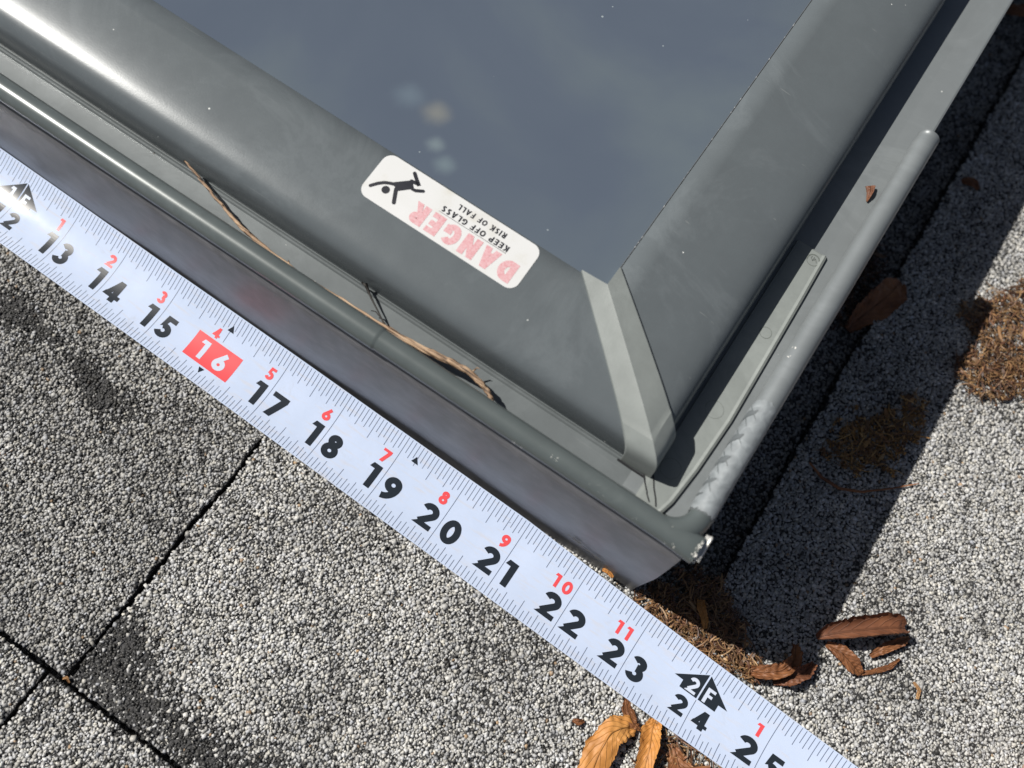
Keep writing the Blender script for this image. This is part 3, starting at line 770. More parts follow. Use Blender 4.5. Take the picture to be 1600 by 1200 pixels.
# ------------------------------------------------------------------ tape measure
TW = 25.4
def t_x(n): s_ = n - 19; return -56.05 + 23.42 * s_ + .1753 * s_ * s_ if s_ > -6 else -56.05 - 23.42 * 6 + .1753 * 36 + (s_ + 6) * 21.4
def zup(x):
    # blade stands off the roof to the left and settles on it past the skylight corner
    z1 = 9 - .095 * x
    if x < -90: z1 = 17.55 + 6.5 * (1 - math.exp((x + 90) * .0146)) 
    return 4.9 + math.log(1 + math.exp((z1 - 4.9) / 1.6)) * 1.6 - .2
def tape(n, v, off=0.0):
    x = t_x(n); t = v / TW
    yu = 74.0 - (0 if x < -10 else ((x + 10) / 127) * 4.8) + (max(0, -150 - x) / 96) * 1.2; yl = 49.2 - (x + 190) * .0125
    kf = min(1, max(0, (x + 120) / 120)); tl = 4.0 - 1.5 * kf; sg_ = 2.7 - .5 * kf
    zb = zup(x) + .9 * kf - tl; s_ = 2 * t - 1
    z = zb + tl * t - sg_ * (1 - s_ * s_)
    dz = (tl + sg_ * 2 * s_ * 2) / TW; l = math.sqrt(1 + dz * dz)
    return (x, yl + (yu - yl) * t - dz / l * off, z + off / l)
def tape_mat():
    m, n, b = mat('tape_white_coating', (.70, .77, .90), .15, 0, .35, .3)
    co = coords(n); a = nd(n, 'ShaderNodeTexNoise', Scale=60., Detail=6., Roughness=.65); n.links.new(co, a.inputs[0])
    st = coords(n, (8, 60, 60)); s2 = nd(n, 'ShaderNodeTexNoise', Scale=14., Detail=4.); n.links.new(st, s2.inputs[0])
    c = ramp(n, a.outputs[0], [(.3, (.49, .575, .74)), (.7, (.54, .625, .80))])
    c = mix(n, ramp(n, s2.outputs[0], [(.54, (0, 0, 0)), (.72, (.55,) * 3)]), c, (.56, .56, .60))
    c = mix(n, dust(n, co, 260., .12, .06), c, (.30, .32, .38))
    sm = nd(n, 'ShaderNodeTexNoise', Scale=35., Detail=8., Roughness=.75, Distortion=2.); n.links.new(co, sm.inputs[0])
    c = mix(n, ramp(n, sm.outputs[0], [(.58, (0, 0, 0)), (.66, (.30,) * 3)]), c, (.45, .47, .52))
    n.links.new(c, b.inputs['Base Color'])
    n.links.new(ramp(n, a.outputs[0], [(.3, (.10,) * 3), (.7, (.19,) * 3)]), b.inputs['Roughness'])
    b.inputs['Coat Roughness'].default_value = .06
    return m
tm = empty('tape_measure', (t_x(20), 60, 0))
tag(tm, 'white tape measure blade with black and red numbers lying along the skylight front', 'tape measure')
ns = np.linspace(0, 34, 560); vs = np.linspace(0, TW, 22)
mb = MB()
mb.grid([[tape(n, v) for v in vs] for n in ns], flip=True)
mb.grid([[tape(n, v, -.18) for v in vs] for n in ns])
for v in (0, TW): mb.grid([[tape(n, v), tape(n, v, -.18)] for n in ns], flip=(v == 0))
blade = mb.build('blade', tape_mat(), tm, smooth=True)
m_tick, _, _ = mat('tick_ink', (.10, .125, .19), .35)
m_num, _, _ = mat('numeral_ink', (.018, .024, .032), .25, 0, .5, .3)
m_red, _, _ = mat('red_ink', (.72, .075, .085), .35)
m_pap, _, _ = mat('numeral_white', (.56, .62, .74), .25)
def tp(n, v, off): return tape(n, v, off)
def tmap(x, y, off):  # x in mm from inch 0 along nominal scale
    return tape(x / 25.4, y, off)
mb = MB()
for i in range(1, 33 * 16):
    n = i / 16; k = i % 16
    if k == 0: continue
    top = 17.8 if k == 8 else 19.0 if k % 4 == 0 else 19.9 if k % 2 == 0 else 20.8
    bot = 5.8 if k == 8 else 4.7 if k % 4 == 0 else 4.0 if k % 2 == 0 else 3.2
    hw = .0042
    for a, b in ((top, 25.1), (.3, bot)):
        sub_quad(mb, [((n - hw) * 25.4, a), ((n + hw) * 25.4, a), ((n + hw) * 25.4, b), ((n - hw) * 25.4, b)], tmap, .03, 1.2)
for n in range(1, 33):
    segs = [(.3, 25.2)]
    if n % 12 == 0: segs = [(.3, 12.6), (21.8, 25.2)]
    if n == 16: segs = [(.3, 3.2), (16.0, 25.2)]
    for a, b in segs:
        sub_quad(mb, [((n - .0042) * 25.4, a), ((n + .0042) * 25.4, a), ((n + .0042) * 25.4, b), ((n - .0042) * 25.4, b)], tmap, .03, .8)
mb.build('tick_marks', m_tick, tm)

mbk = MB(); mbr = MB(); mbb = MB(); mbw = MB()
def flush(mb, name, m):
    if mb.V: mb.build(name, m, tm)
    mb.V, mb.F, mb.M = [], [], []
def tri(mb, P3, off=.04):
    a, b, c = P3; sub_quad(mb, [a, b, c, c], tmap, off, .7)
for n in range(1, 33):
    s_ = str(n)
    if n % 12 == 0:
        ft = str(n // 12)
        h, base = 6.0, 5.3
        draw(mbk, s_[0], (n - (.255 if s_[0] != '1' else .20)) * 25.4, base, h, tmap); draw(mbk, s_[1], (n + .06) * 25.4, base, h, tmap)
        X = n * 25.4
        # arrow halves with notched tails
        for sg in (-1, 1):
            g = .28 * sg
            sub_quad(mbk, [(X + g, 13.0), (X + sg * 6.7, 13.0), (X + sg * 6.7, 15.36), (X + g, 15.36)], tmap, .04, .8)
            tri(mbk, [(X + g, 15.2), (X + sg * 10.0, 15.4), (X + g, 21.4)], .045)
        draw(mbw, ft, X - 4.9, 13.4, 4.8, tmap, w=.22, wx=1.1, off=.07); draw(mbw, 'F', X + 1.4, 13.4, 4.8, tmap, w=.22, wx=1.1, off=.07)
    elif n == 16:
        X = n * 25.4
        sub_quad(mbb, [(X - 9.9, 6.0), (X + 10.2, 6.0), (X + 10.2, 15.2), (X - 9.9, 15.2)], tmap, .04, .8)
        draw(mbw, '1', X - 6.1, 7.3, 6.4, tmap, w=.24, off=.07); draw(mbw, '6', X + 1.2, 7.3, 6.4, tmap, w=.24, off=.07)
        tri(mbk, [(X - 1.2, 20.0), (X + 1.6, 20.0), (X + .2, 22.2)]); tri(mbk, [(X - 1.2, 5.4), (X + 1.2, 5.4), (X, 3.4)])
    else:
        if len(s_) == 1: s_ = s_ + ' '
        lw = .325 if s_[0] != '1' else .225
        draw(mbk, s_[0], (n - lw) * 25.4, 5.4, 7.9, tmap, w=.25)
        rx = .058 if s_[1] != '1' else .04
        draw(mbk, s_[1], (n + rx) * 25.4, 5.4, 7.9, tmap, w=.25)
    flush(mbk, 'foot_arrow' if n % 12 == 0 else 'inch_numeral', m_num); flush(mbb, 'red_box', m_red); flush(mbw, 'reversed_numeral', m_pap)
    r = n % 12
    if r:
        rs = str(r); h = 4.1
        if len(rs) == 1: draw(mbr, rs, (n - .21) * 25.4, 14.6 if n != 16 else 15.75, h if n != 16 else 3.5, tmap, w=.24)
        else: draw(mbr, rs[0], (n - .335) * 25.4, 14.6, h, tmap, w=.24); draw(mbr, rs[1], (n - .19) * 25.4, 14.6, h, tmap, w=.24)
        flush(mbr, 'foot_inch_numeral', m_red)
for q in (19.2,):
    X = q * 25.4; tri(mbk, [(X - .3, 19.9), (X + 2.6, 19.9), (X + .8, 21.9)])
flush(mbk, 'stud_marker', m_num)

# ------------------------------------------------------------------ leaves, twig, litter
def leaf_mat(name, c0, c1, c2):
    m, n, b = mat(name, c1, .55, 0, .4)
    tc = nd(n, 'ShaderNodeTexCoord'); co = coords(n)
    a = nd(n, 'ShaderNodeTexNoise', Scale=140., Detail=6.); n.links.new(co, a.inputs[0])
    c = ramp(n, a.outputs[0], [(.25, c0), (.5, c1), (.75, c2)])
    # pinnate veins from the UVs (u along, v across, 0.5 = midrib)
    sx = nd(n, 'ShaderNodeSeparateXYZ'); n.links.new(tc.outputs['UV'], sx.inputs[0])
    v1 = nd(n, 'ShaderNodeMath', operation='SUBTRACT'); n.links.new(sx.outputs[1], v1.inputs[0]); v1.inputs[1].default_value = .5
    av = nd(n, 'ShaderNodeMath', operation='ABSOLUTE'); n.links.new(v1.outputs[0], av.inputs[0])
    m1 = nd(n, 'ShaderNodeMath', operation='MULTIPLY_ADD'); n.links.new(av.outputs[0], m1.inputs[0]); m1.inputs[1].default_value = -.55; n.links.new(sx.outputs[0], m1.inputs[2])
    m2 = nd(n, 'ShaderNodeMath', operation='MULTIPLY'); n.links.new(m1.outputs[0], m2.inputs[0]); m2.inputs[1].default_value = 58.
    sn = nd(n, 'ShaderNodeMath', operation='SINE'); n.links.new(m2.outputs[0], sn.inputs[0])
    vein = ramp(n, sn.outputs[0], [(.86, (0, 0, 0)), (1., (.55, .55, .55))])
    mid = ramp(n, av.outputs[0], [(.015, (1, 1, 1)), (.04, (0, 0, 0))])
    vv = mix(n, 1., vein, mid, 'LIGHTEN')
    f = nd(n, 'ShaderNodeMath', operation='MULTIPLY'); n.links.new(vv, f.inputs[0]); f.inputs[1].default_value = .4
    c = mix(n, f.outputs[0], c, tuple(x * .55 for x in c0)); n.links.new(c, b.inputs['Base Color'])
    bh = mix(n, .5, vv, a.outputs[0]); bump(n, b, bh, .9, .0006)
    b.inputs['Subsurface Weight'].default_value = 0
    return m
L_or = leaf_mat('orange_dry_leaf', (.30, .12, .025), (.50, .22, .055), (.60, .30, .09))
L_br = leaf_mat('brown_dry_leaf', (.11, .042, .018), (.21, .085, .034), (.30, .13, .05))
L_rd = leaf_mat('red_brown_dry_leaf', (.085, .033, .018), (.165, .066, .033), (.24, .10, .048))
L_tan = leaf_mat('tan_dry_leaf', (.25, .13, .05), (.38, .21, .09), (.48, .29, .13))

def leaf(name, label, spine, widths, m, cup=0., roll=0., ripple=.6, tooth=.35, seed=1, group=None, tilt=0., thick=.14, cat='leaf'):
    n = 48; k = 17; sp_ = np.array(spine, float); t0 = np.linspace(0, 1, len(sp_)); T = np.linspace(0, 1, n)
    # smooth spine by repeated chaikin-like interpolation
    Wn = lambda i, sd_: 1 + .16 * noise.noise(Vector((i * .35, seed * 3.1 + sd_ * 7, 4))) + .10 * noise.noise(Vector((i * 1.3, seed + sd_ * 5, 9)))
    C = np.stack([np.interp(T, t0, sp_[:, i]) for i in range(3)], 1)
    for _ in range(6): C[1:-1] = (C[:-2] + 2 * C[1:-1] + C[2:]) / 4
    Wd = np.interp(T, np.linspace(0, 1, len(widths)), widths)
    P = []; UV = []
    for i in range(n):
        t = Vector(C[min(i + 1, n - 1)] - C[max(i - 1, 0)]).normalized(); s_ = t.cross(Vector((0, 0, 1)))
        s_ = s_.normalized() if s_.length > .1 else Vector((1, 0, 0)); u = s_.cross(t).normalized()
        q = Matrix.Rotation(tilt, 3, t); s_ = q @ s_; u = q @ u
        row = []
        for j in range(k):
            f = 2 * j / (k - 1) - 1; wj = Wd[i] * Wn(i, 1 if f > 0 else -1) * (1 + (tooth * .12 * math.sin(i * 2.6) if abs(f) > .8 else 0))
            a = roll * f; 
            if abs(roll) > 1e-3: off = s_ * (math.sin(a) / roll * wj) + u * ((1 - math.cos(a)) / abs(roll) * wj)
            else: off = s_ * (f * wj)
            off += u * (cup * f * f * wj)
            off += u * (noise.noise(Vector((T[i] * 16, f * 4.2, seed + 3))) * ripple * .55)
            off += u * (noise.noise(Vector((T[i] * 5 + seed * 9, f * 1.6, seed))) * ripple * (.4 + abs(f)) + ripple * .25 * math.sin(i * 1.3) * abs(f))
            row.append(Vector(C[i]) + off); UV.append((T[i], j / (k - 1)))
        P.append(row)
    mb = MB(); mb.grid(P); P2 = [[p - Vector((0, 0, thick)) for p in r] for r in P]; mb.grid(P2, flip=True)
    mb.grid([[P[i][0], P2[i][0]] for i in range(n)], flip=True); mb.grid([[P[i][-1], P2[i][-1]] for i in range(n)])
    uv = UV + UV + [UV[i * k] for i in range(n) for _ in (0, 1)] + [UV[i * k + k - 1] for i in range(n) for _ in (0, 1)]
    o = mb.build(name, m, smooth=True, uv=uv)
    return tag(o, label, cat, group)

GL = 'dry leaves and leaf bits on the roof'
leaf('dry_leaf', 'bright orange dry leaf at the bottom edge just below the tape near number 23', [(54.0, 40.5, 1.8), (50.5, 39.0, 3.6), (47.5, 35, 5), (47.5, 28, 4.5), (49.5, 18, 3), (52, 8, 1.5)], [2.0, 3.6, 4.2, 4.2, 4.6, 4.4, 3.0, .6], L_or, cup=-.15, ripple=.9, seed=3, tilt=.15)
leaf('dry_leaf', 'folded orange-brown leaf right of the bright orange leaf, tucked under the tape', [(58, 46.5, .2), (58.5, 43, 1.4), (60, 38, 4), (62, 31, 3.4), (66, 25, 2)], [1.6, 3.2, 3.4, 3.0, 2.8, 1.6], L_or, cup=.12, ripple=.8, seed=5, roll=-.7, tilt=.3)
leaf('leaf_fragment', 'pointed brown leaf piece poking from under the tape at number 23', [(47.0, 46.8, .4), (48.8, 44.0, 1.2), (52, 41.5, 2.6), (55.5, 41, 1.6)], [.8, 2.0, 1.9, .4], L_br, ripple=.5, seed=6, tilt=-.2)
leaf('leaf_fragment', 'rust brown leaf piece at the bottom edge under the tape near number 24', [(66, 43.5, .6), (71, 38.5, 2), (77, 33, 3), (84, 27, 1.5)], [1.5, 4.0, 4.4, 2.4], L_br, ripple=1.2, seed=8, roll=.5)
leaf('dry_leaf', 'long rolled reddish brown leaf lying in the sun right of the skylight corner', [(89, 97.5, 3), (92, 101, 4.2), (98, 106, 5.2), (105, 112, 5.4), (110, 115.5, 4.6), (112.5, 117, 3.2)], [1.6, 4.8, 6.0, 6.2, 5.4, 2.0], L_rd, roll=-1.75, ripple=.35, seed=11, tilt=-.25)
leaf('leaf_fragment', 'narrow orange-brown leaf piece folded out under the rolled red leaf', [(93, 97.8, 1.8), (98, 98, 3), (103, 96.5, 3.0), (107, 96.0, 1.5)], [1.2, 3.0, 3.0, 1.0], L_br, ripple=.6, seed=12, roll=.8)
leaf('leaf_fragment', 'small tan crumpled leaf tip at the right end of the rolled red leaf', [(107, 103, 1.5), (110, 108, 2.2), (114, 113.5, 2.4), (115.5, 116, 1.4)], [.9, 1.8, 1.6, .5], L_br, ripple=.6, seed=13, roll=.6)
leaf('leaf_fragment', 'curved brown strip of leaf below right of the rolled red leaf', [(106, 95.5, .9), (110, 99, 1.2), (114, 103.5, 1.4), (116, 108, 1.0)], [.5, .8, .9, .5], L_br, ripple=.5, seed=14)
leaf('leaf_fragment', 'tiny tan curl alone on the sunny shingle far right of the tape', [(123, 104, .9), (125.5, 102.6, 1.5), (126.3, 99.8, .9)], [.4, .7, .4], L_tan, ripple=.3, seed=15)
leaf('dry_leaf', 'crumpled two-lobed brown leaf at the tape edge above the second foot mark', [(74.5, 75.6, 1.5), (79, 77.5, 3.6), (84, 81.5, 4.2), (86, 87, 4), (84.5, 92, 2)], [1.4, 2.8, 2.8, 2.4, 1.2], L_br, roll=-1.0, ripple=1.4, seed=17)
leaf('leaf_fragment', 'dark red lobe of dead leaf beside the crumpled brown leaf', [(84, 77.5, 1), (87.5, 81.5, 3.4), (91, 86, 2.6), (92.5, 90.5, 1.2)], [1.0, 2.8, 2.4, .8], L_rd, roll=.8, ripple=1.0, seed=18)
leaf('leaf_fragment', 'small bright orange chip on the litter just past the skylight corner', [(51.2, 86.4, 2.8), (52.4, 84.0, 4.2), (55.2, 81.4, 4.2), (57, 79.2, 3.0)], [1.3, 1.5, 1.2, .8], L_or, ripple=.4, seed=20, thick=.4)
leaf('leaf_fragment', 'narrow bright scrap between the apron and the tape edge near number 22', [(19, 75.6, 5.8), (20.8, 76.0, 6.4), (23.2, 75.2, 6.0)], [.5, .9, .5], L_or, ripple=.3, seed=21)
leaf('dry_leaf', 'round orange-brown leaf in the deep shade beside the skylight side', [(49, 206, -2), (51, 214, 0), (54, 222, 1.5), (56, 230, 1.5), (56.5, 235, .5)], [1.6, 4.5, 6.0, 5.6, 2.0], L_br, cup=.18, ripple=1.0, seed=22, tilt=.2)
leaf('leaf_fragment', 'small brown scrap in the shade near the top right, above the shaded orange leaf', [(58, 291, .6), (61, 293, 1.6), (65, 292, .8)], [1.2, 2.2, .8], L_br, ripple=.6, seed=23)
leaf('leaf_fragment', 'brown leaf bit at the very top right corner beside the side flashing', [(38, 384, .8), (44, 388, 2.0), (52, 392, .8)], [2, 3.5, 1.5], L_br, ripple=.8, seed=24)
leaf('leaf_fragment', 'tiny dark seed husk alone on the pale shingle left of the orange leaf', [(36.2, 31.8, .8), (37.8, 32.2, 1.8), (39.4, 33.6, .9)], [.6, 1.3, .5], L_br, roll=1.2, ripple=.3, seed=25)
leaf('leaf_fragment', 'brown triangular fleck lying on the pale side flashing', [(22.6, 213.5, 62.6), (23.4, 211.0, 63.3), (24.2, 207.6, 62.5)], [1.5, 1.1, .2], L_rd, ripple=.3, seed=26, tilt=.5)
leaf('leaf_fragment', 'tiny orange ring-like crumb where the shingle slot meets the step', [(-99.2, -44.6, .3), (-98.2, -43.6, 1.1), (-96.6, -44.4, .5)], [.4, .7, .3], L_tan, roll=1.3, ripple=.2, seed=27)

# thin curved stem in the shade
mb = MB(); mb.tube([(60, 150, 1.2), (66, 147.5, 1.6), (73, 147.5, 1.8), (80, 151, 1.6), (88, 158, 1.4), (96, 166, 1.0)], [.35, .6, .6, .45, .3, .2], 7)
tag(mb.build('dry_sprig', L_br, smooth=True), 'thin curved reddish stem in the shade right of the skylight corner', 'stem')
mb = MB(); mb.tube([(58, 27, 3), (66, 34, 5.2), (74, 40, 3.6), (79, 44, 1.4)], [.7, .7, .6, .5], 7)
tag(mb.build('dry_sprig', L_br, smooth=True), 'straight brown stem crossing the litter at the bottom edge below the tape', 'stem')

# twig on the front flashing
def bark():
    m, n, b = mat('twig_bark', (.35, .24, .15), .7)
    st = coords(n, (9, 190, 190)); a = nd(n, 'ShaderNodeTexNoise', Scale=9., Detail=8., Distortion=.15); n.links.new(st, a.inputs[0])
    n.links.new(ramp(n, a.outputs[0], [(.36, (.035, .024, .018)), (.46, (.25, .16, .10)), (.6, (.48, .34, .22)), (.8, (.62, .48, .34))]), b.inputs['Base Color']); bump(n, b, a.outputs[0], .8, .0004); return m
M_bark = bark(); m_black, _, _ = mat('blackened_stalk', (.02, .018, .016), .7)
tw = [(-150.5, 92.5, 64.5), (-146, 91.6, 63.8), (-140, 89.8, 63.4), (-134, 88.2, 63.2), (-129, 86.8, 63.0), (-123, 85.4, 63.0), (-118, 84.8, 63.0), (-110, 84.2, 62.9), (-101, 83.8, 62.8), (-92, 84.0, 62.9), (-85, 84.3, 63.1), (-78, 84.2, 63.2), (-71, 84.4, 63.5), (-62, 85.0, 63.6), (-54, 85.6, 64.2), (-48, 86.4, 65.0), (-42, 86.2, 65.0), (-38, 85.2, 64.4), (-35, 83.8, 64.0), (-33.6, 82.6, 63.8)]
rd = [.35, .5, .55, .5, .6, .75, .8, .55, .5, .45, .5, .6, .7, .85, 1.05, 1.1, 1.0, .9, .85, .6]
pts = []; rads = []
tt = np.linspace(0, len(tw) - 1, 120)
for t in tt:
    i = min(int(t), len(tw) - 2); f = t - i; p = Vector(tw[i]).lerp(Vector(tw[i + 1]), f)
    p += Vector((0, noise.noise(Vector((t * 1.7, 0, 3))) * .35, noise.noise(Vector((t * 1.9, 5, 3))) * .25)); pts.append(p)
    rads.append(.85 * (rd[i] * (1 - f) + rd[i + 1] * f) * (1 + .28 * noise.noise(Vector((t * 3.1, 2, 8)))))
pts = [Vector((p.x * .988, p.y * .988 - .2, p.z + 2.9)) for p in pts]
twig = empty('twig', (-90, 84, 62)); tag(twig, 'long thin brown twig with a black side stalk in the channel behind the lip', 'twig')
mb = MB(); mb.tube(pts, rads, 9)
mb.tube([Vector(p) + Vector((0, -.5, -.2)) for p in pts[68:104]], [.45 * math.sin(math.pi * i / 35) + .12 for i in range(36)], 6)
for t in (20, 35, 47, 60, 84, 96, 103):
    mb.tube([pts[t], pts[t] + Vector((rr.uniform(-.8, .8), rr.uniform(.4, 1.4) * (1 if t % 2 else -.6), .7))], [rads[t] * .8, .15], 6)
mb.build('stem', M_bark, twig, smooth=True)
mb = MB(); mb.tube([(-72.4, 84.6, 63.6), (-75.5, 86.4, 64.2), (-78.2, 87.8, 64.4), (-81, 89.4, 64.6), (-83.6, 91.2, 64.8)], [.22, .2, .25, .36, .55], 7)
mb.tube([(-72.0, 84.8, 63.8), (-76.2, 86.0, 64.6), (-77.6, 85.6, 64.2)], [.15, .2, .12], 6); mb.tube([(-83.2, 90.8, 64.8), (-84.8, 90.9, 64.9)], [.5, .3], 6)
mb.build('side_stalk', m_black, twig, smooth=True)
mb = MB(); mb.tube([(-43.5, 86.6, 65.8), (-43.0, 88.0, 66.6), (-42.2, 88.2, 66.4)], [.3, .22, .1], 6); mb.build('bud', M_bark, twig, smooth=True)

# crumbled litter: nobody could count it
def litter(label, poly, z0, n_cr, n_fl, seed, cols=((.29, .155, .065), (.20, .095, .045), (.11, .048, .027), (.40, .24, .11)), height=2.2, density_edge=9):
    rng = np.random.default_rng(seed); Pp = np.array(poly, float); lo, hi = Pp.min(0), Pp.max(0)
    def sample(n):
        X = rng.uniform(lo[0], hi[0], n * 4); Y = rng.uniform(lo[1], hi[1], n * 4)
        k = inside(Pp, X + vnoise(X, Y, .25, seed) * density_edge, Y + vnoise(X, Y, .25, seed + 3) * density_edge)
        return X[k][:n], Y[k][:n]
    X, Y = sample(n_cr); N = len(X); ci = rng.integers(0, len(cols), N); reg = vnoise(X, Y, .12, seed + 5)
    ci = np.where(reg > .12, 0, ci); ci = np.where((reg > .2) & (rng.uniform(0, 1, N) < .5), len(cols) - 1, ci)
    C = np.array(cols)[ci] * rng.uniform(.35, 1.1, (N, 1))
    R = rng.uniform(.3, .62, N)
    V, F, CC = granules(X, Y, z0 + rng.uniform(0, height * .55, N), R, C, .8)
    parts = [(V, F, CC, 0)]
    X, Y = sample(n_fl); fv = []; ff = []; fc = []; hgt = lambda x, y: .45 + .8 * abs(noise.noise(Vector((x * .14, y * .14, seed))))
    for x, y in zip(X, Y):
        a = rng.uniform(0, math.pi); big_ = rng.uniform() < .05; L = rng.uniform(3.5, 7.5) if big_ else rng.uniform(.9, 3.6); wd = rng.uniform(.8, 1.9) if big_ else rng.uniform(.2, .8); z = z0 + .3 + rng.uniform(.2, 1) * height * hgt(x, y)
        d = np.array([math.cos(a), math.sin(a), rng.uniform(-.35, .35)]); s_ = np.array([-math.sin(a), math.cos(a), rng.uniform(-.6, .6)]); b0 = len(fv)
        strand = rng.uniform() < .45
        if strand: L = rng.uniform(3, 9); wd = rng.uniform(.18, .5)
        cv = rng.normal(0, .9) if strand else rng.normal(0, .25); lift = rng.uniform(.1, .6) * (2.2 if strand else 1)
        for i in range(8):
            t = i / 7 - .5; wl = wd * (1 - (2 * t) ** 2 * .7); bow = (1 - (2 * t) ** 2) * lift
            for sd_ in (-1, 1):
                p = np.array([x, y, z]) + d * L * t + np.array([s_[0], s_[1], 0]) * cv * L * t * t + s_ * wl * .5 * sd_ + np.array([0, 0, bow]); fv.append(p)
        for i in range(7): ff.append((b0 + 2 * i, b0 + 2 * i + 1, b0 + 2 * i + 3, b0 + 2 * i + 2))
        c = np.array(cols[rng.integers(0, len(cols))]) * rng.uniform(.25, 1.0); fc += [c] * 16
    if fv: parts.append((np.array(fv), np.array(ff), np.array(fc), 0))
    o = fast_mesh('leaf_litter', parts, [M_gran], (float(Pp[:, 0].mean()), float(Pp[:, 1].mean()), z0))
    return tag(o, label, 'leaf litter', kind='stuff')
litter('crumbled brown leaf litter between the skylight corner and the tape edge', [(33, 76), (40, 84), (47, 96), (58, 96), (60, 90), (66, 88), (70, 84), (80, 80), (76, 71), (60, 69), (34, 70)], 0, 1300, 900, 31, height=4.2)
litter('brown leaf crumbs under the leaves below the tape at the bottom edge', [(62, 47), (58, 34), (62, 24), (100, 10), (110, 44), (80, 48)], 0, 900, 420, 32, height=2.4)
litter('orange-brown heap of shredded leaf at the shade edge by the right border', [(79, 237), (83, 246), (92, 254), (98, 266), (110, 268), (120, 254), (120, 238), (104, 232), (92, 230), (84, 232)], 0, 900, 700, 33, height=4.5)
litter('rounded brown heap of shredded leaf in the sun at the right border', [(91, 212), (87, 222), (94, 231), (106, 234), (124, 236), (124, 224), (112, 216), (100, 209)], 0, 800, 650, 34, height=5)
litter('dim brown patch of leaf crumbs in the middle of the shaded shingle', [(62, 156), (61, 168), (70, 178), (78, 186), (83, 198), (88, 196), (86, 188), (90, 182), (86, 172), (82, 164), (72, 155)], 0, 900, 360, 35, cols=((.46, .25, .08), (.30, .15, .05), (.18, .09, .04), (.52, .32, .12)), height=1.6)
litter('tan leaf threads strewn over the sunny shingle at the right border', [(104, 262), (112, 276), (124, 284), (128, 270), (118, 258)], 0, 380, 120, 36, height=1.5, cols=((.45, .27, .10), (.3, .16, .07), (.2, .1, .05), (.5, .33, .15)))
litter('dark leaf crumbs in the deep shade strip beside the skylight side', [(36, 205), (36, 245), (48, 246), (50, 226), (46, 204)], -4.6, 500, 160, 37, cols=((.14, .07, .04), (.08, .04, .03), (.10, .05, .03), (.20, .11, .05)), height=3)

# ------------------------------------------------------------------ hand resting on the roof; only a fingertip reaches the frame
def hand():
    V = []; E = []; Rr = []
    def chain(pts, rad, root=None):
        pr = root
        for p, r in zip(pts, rad):
            V.append(p); Rr.append(r); i = len(V) - 1
            if pr is not None: E.append((pr, i))
            pr = i
        return pr
    wrist = chain([(345, 20, 34), (300, 38, 30), (276, 50, 28)], [30, 27, 24])
    palm = chain([(256, 62, 24)], [22], wrist)
    roots = {}
    for name, b, fing, rd_ in (
        ('index', (222, 84, 20), [(205, 92, 22), (184, 99, 19), (171.5, 101.5, 10)], [9.5, 8.8, 7.6]),
        ('middle', (226, 66, 22), [(204, 68, 27), (184, 72, 20), (176, 73, 10)], [9.8, 9.0, 7.8]),
        ('ring', (230, 50, 21), [(209, 48, 25), (192, 49, 18), (185, 49, 9)], [9.2, 8.6, 7.4]),
        ('little', (238, 36, 18), [(220, 30, 21), (207, 27, 15), (202, 26, 8)], [8.2, 7.4, 6.6])):
        r0 = chain([b], [11.5], palm); chain([(a_ - 5.5, b_ + .5, c_) for a_, b_, c_ in fing], rd_, r0)
    t0 = chain([(258, 86, 18)], [13], palm); chain([(240, 104, 15), (222, 116, 11), (212, 120, 9)], [10.5, 9.6, 8.4], t0)
    me = bpy.data.meshes.new('person'); o_ = np.array([270., 50., 0.])
    me.from_pydata([((np.array(v) - o_) * MM).tolist() for v in V], E, [])
    o = bpy.data.objects.new('person', me); COL.objects.link(o); o.location = (o_ + np.array([-5.8, -2., -2.5])) * MM
    md = o.modifiers.new('skin', 'SKIN'); md.use_smooth_shade = True
    for i, r in enumerate(Rr): me.skin_vertices[0].data[i].radius = (r * MM, r * .88 * MM)
    me.skin_vertices[0].data[palm].use_root = True
    sb = o.modifiers.new('subd', 'SUBSURF'); sb.levels = 2; sb.render_levels = 2
    m, n, b = mat('skin', (.62, .36, .25), .5); b.inputs['Subsurface Weight'].default_value = .15; b.inputs['Subsurface Radius'].default_value = (.004, .0015, .0008)
    a = nd(n, 'ShaderNodeTexNoise', Scale=600., Detail=4.); n.links.new(coords(n), a.inputs[0]); bump(n, b, a.outputs[0], .4, .0002)
    me.materials.append(m)
    tag(o, 'fingertip of a bare hand resting on the shingle at the bottom right corner', 'person')
hand()

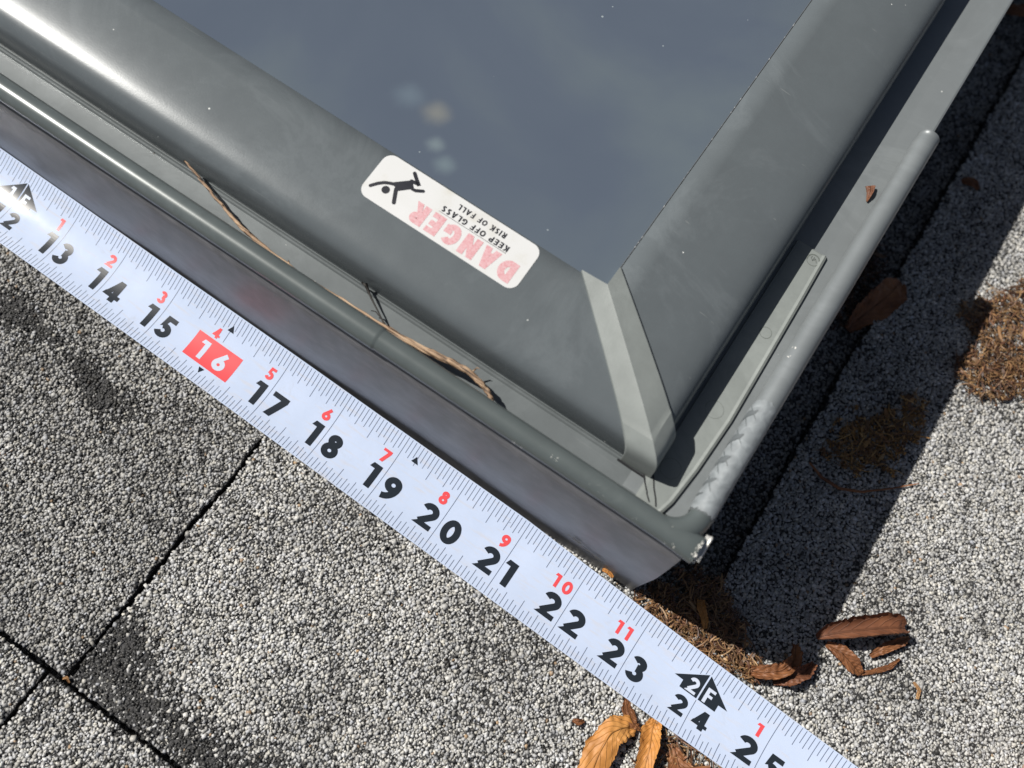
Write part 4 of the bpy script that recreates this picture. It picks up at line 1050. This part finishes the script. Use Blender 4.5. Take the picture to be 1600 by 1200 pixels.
# ------------------------------------------------------------------ a tree beyond the roof, mirrored at the top of the glass
def tree():
    t = empty('tree', (-1900, 9500, -3000)); tag(t, 'dark leafy tree beyond the roof, mirrored at the top of the glass', 'tree')
    m1, _, _ = mat('tree_bark', (.10, .075, .05), .85); m2, n, b = mat('tree_leaves', (.035, .065, .02), .6)
    mb = MB(); mb.tube([(-1900, 9500, -3000), (-1850, 9520, 0), (-1950, 9450, 3000), (-1900, 9500, 6200)], [230, 190, 140, 60], 10)
    rt = random.Random(4)
    for i in range(9):
        a = i * 2.4; z = 2400 + i * 380; mb.tube([(-1900, 9500, z), (-1900 + 900 * math.cos(a), 9500 + 900 * math.sin(a), z + 600), (-1900 + 1700 * math.cos(a), 9500 + 1700 * math.sin(a), z + 1000)], [80, 50, 18], 6)
    mb.build('trunk', m1, t)
    rng = np.random.default_rng(12); V = []; F = []
    cl = [(rng.normal(-1900, 1100), rng.normal(9500, 1000), rng.uniform(3000, 8300), rng.uniform(380, 780)) for _ in range(46)]
    for cx, cy, cz_, r in cl:
        for _ in range(170):
            d = rng.normal(size=3); d /= np.linalg.norm(d); p = np.array([cx, cy, cz_]) + d * r * rng.uniform(.35, 1.1); q = rng.normal(size=3) * 55; w_ = rng.normal(size=3) * 35; b0 = len(V)
            V += [p - q, p + w_, p + q, p - w_]; F.append((b0, b0 + 1, b0 + 2, b0 + 3))
    build('crown', V, F, m2, t)
tree()
mb = MB(); mb.add([(-60000, -60000, -3000), (60000, -60000, -3000), (60000, 60000, -3000), (-60000, 60000, -3000)], [(0, 1, 2, 3)])
m_, n_, b_ = mat('lawn', (.05, .08, .03), .9); g_ = nd(n_, 'ShaderNodeTexNoise', Scale=2., Detail=8.); n_.links.new(coords(n_), g_.inputs[0])
n_.links.new(ramp(n_, g_.outputs[0], [(.3, (.03, .05, .02)), (.7, (.07, .10, .04))]), b_.inputs['Base Color'])
tag(mb.build('ground', m_, origin=(0, 0, -3000)), 'lawn far below the roof', None, kind='structure')
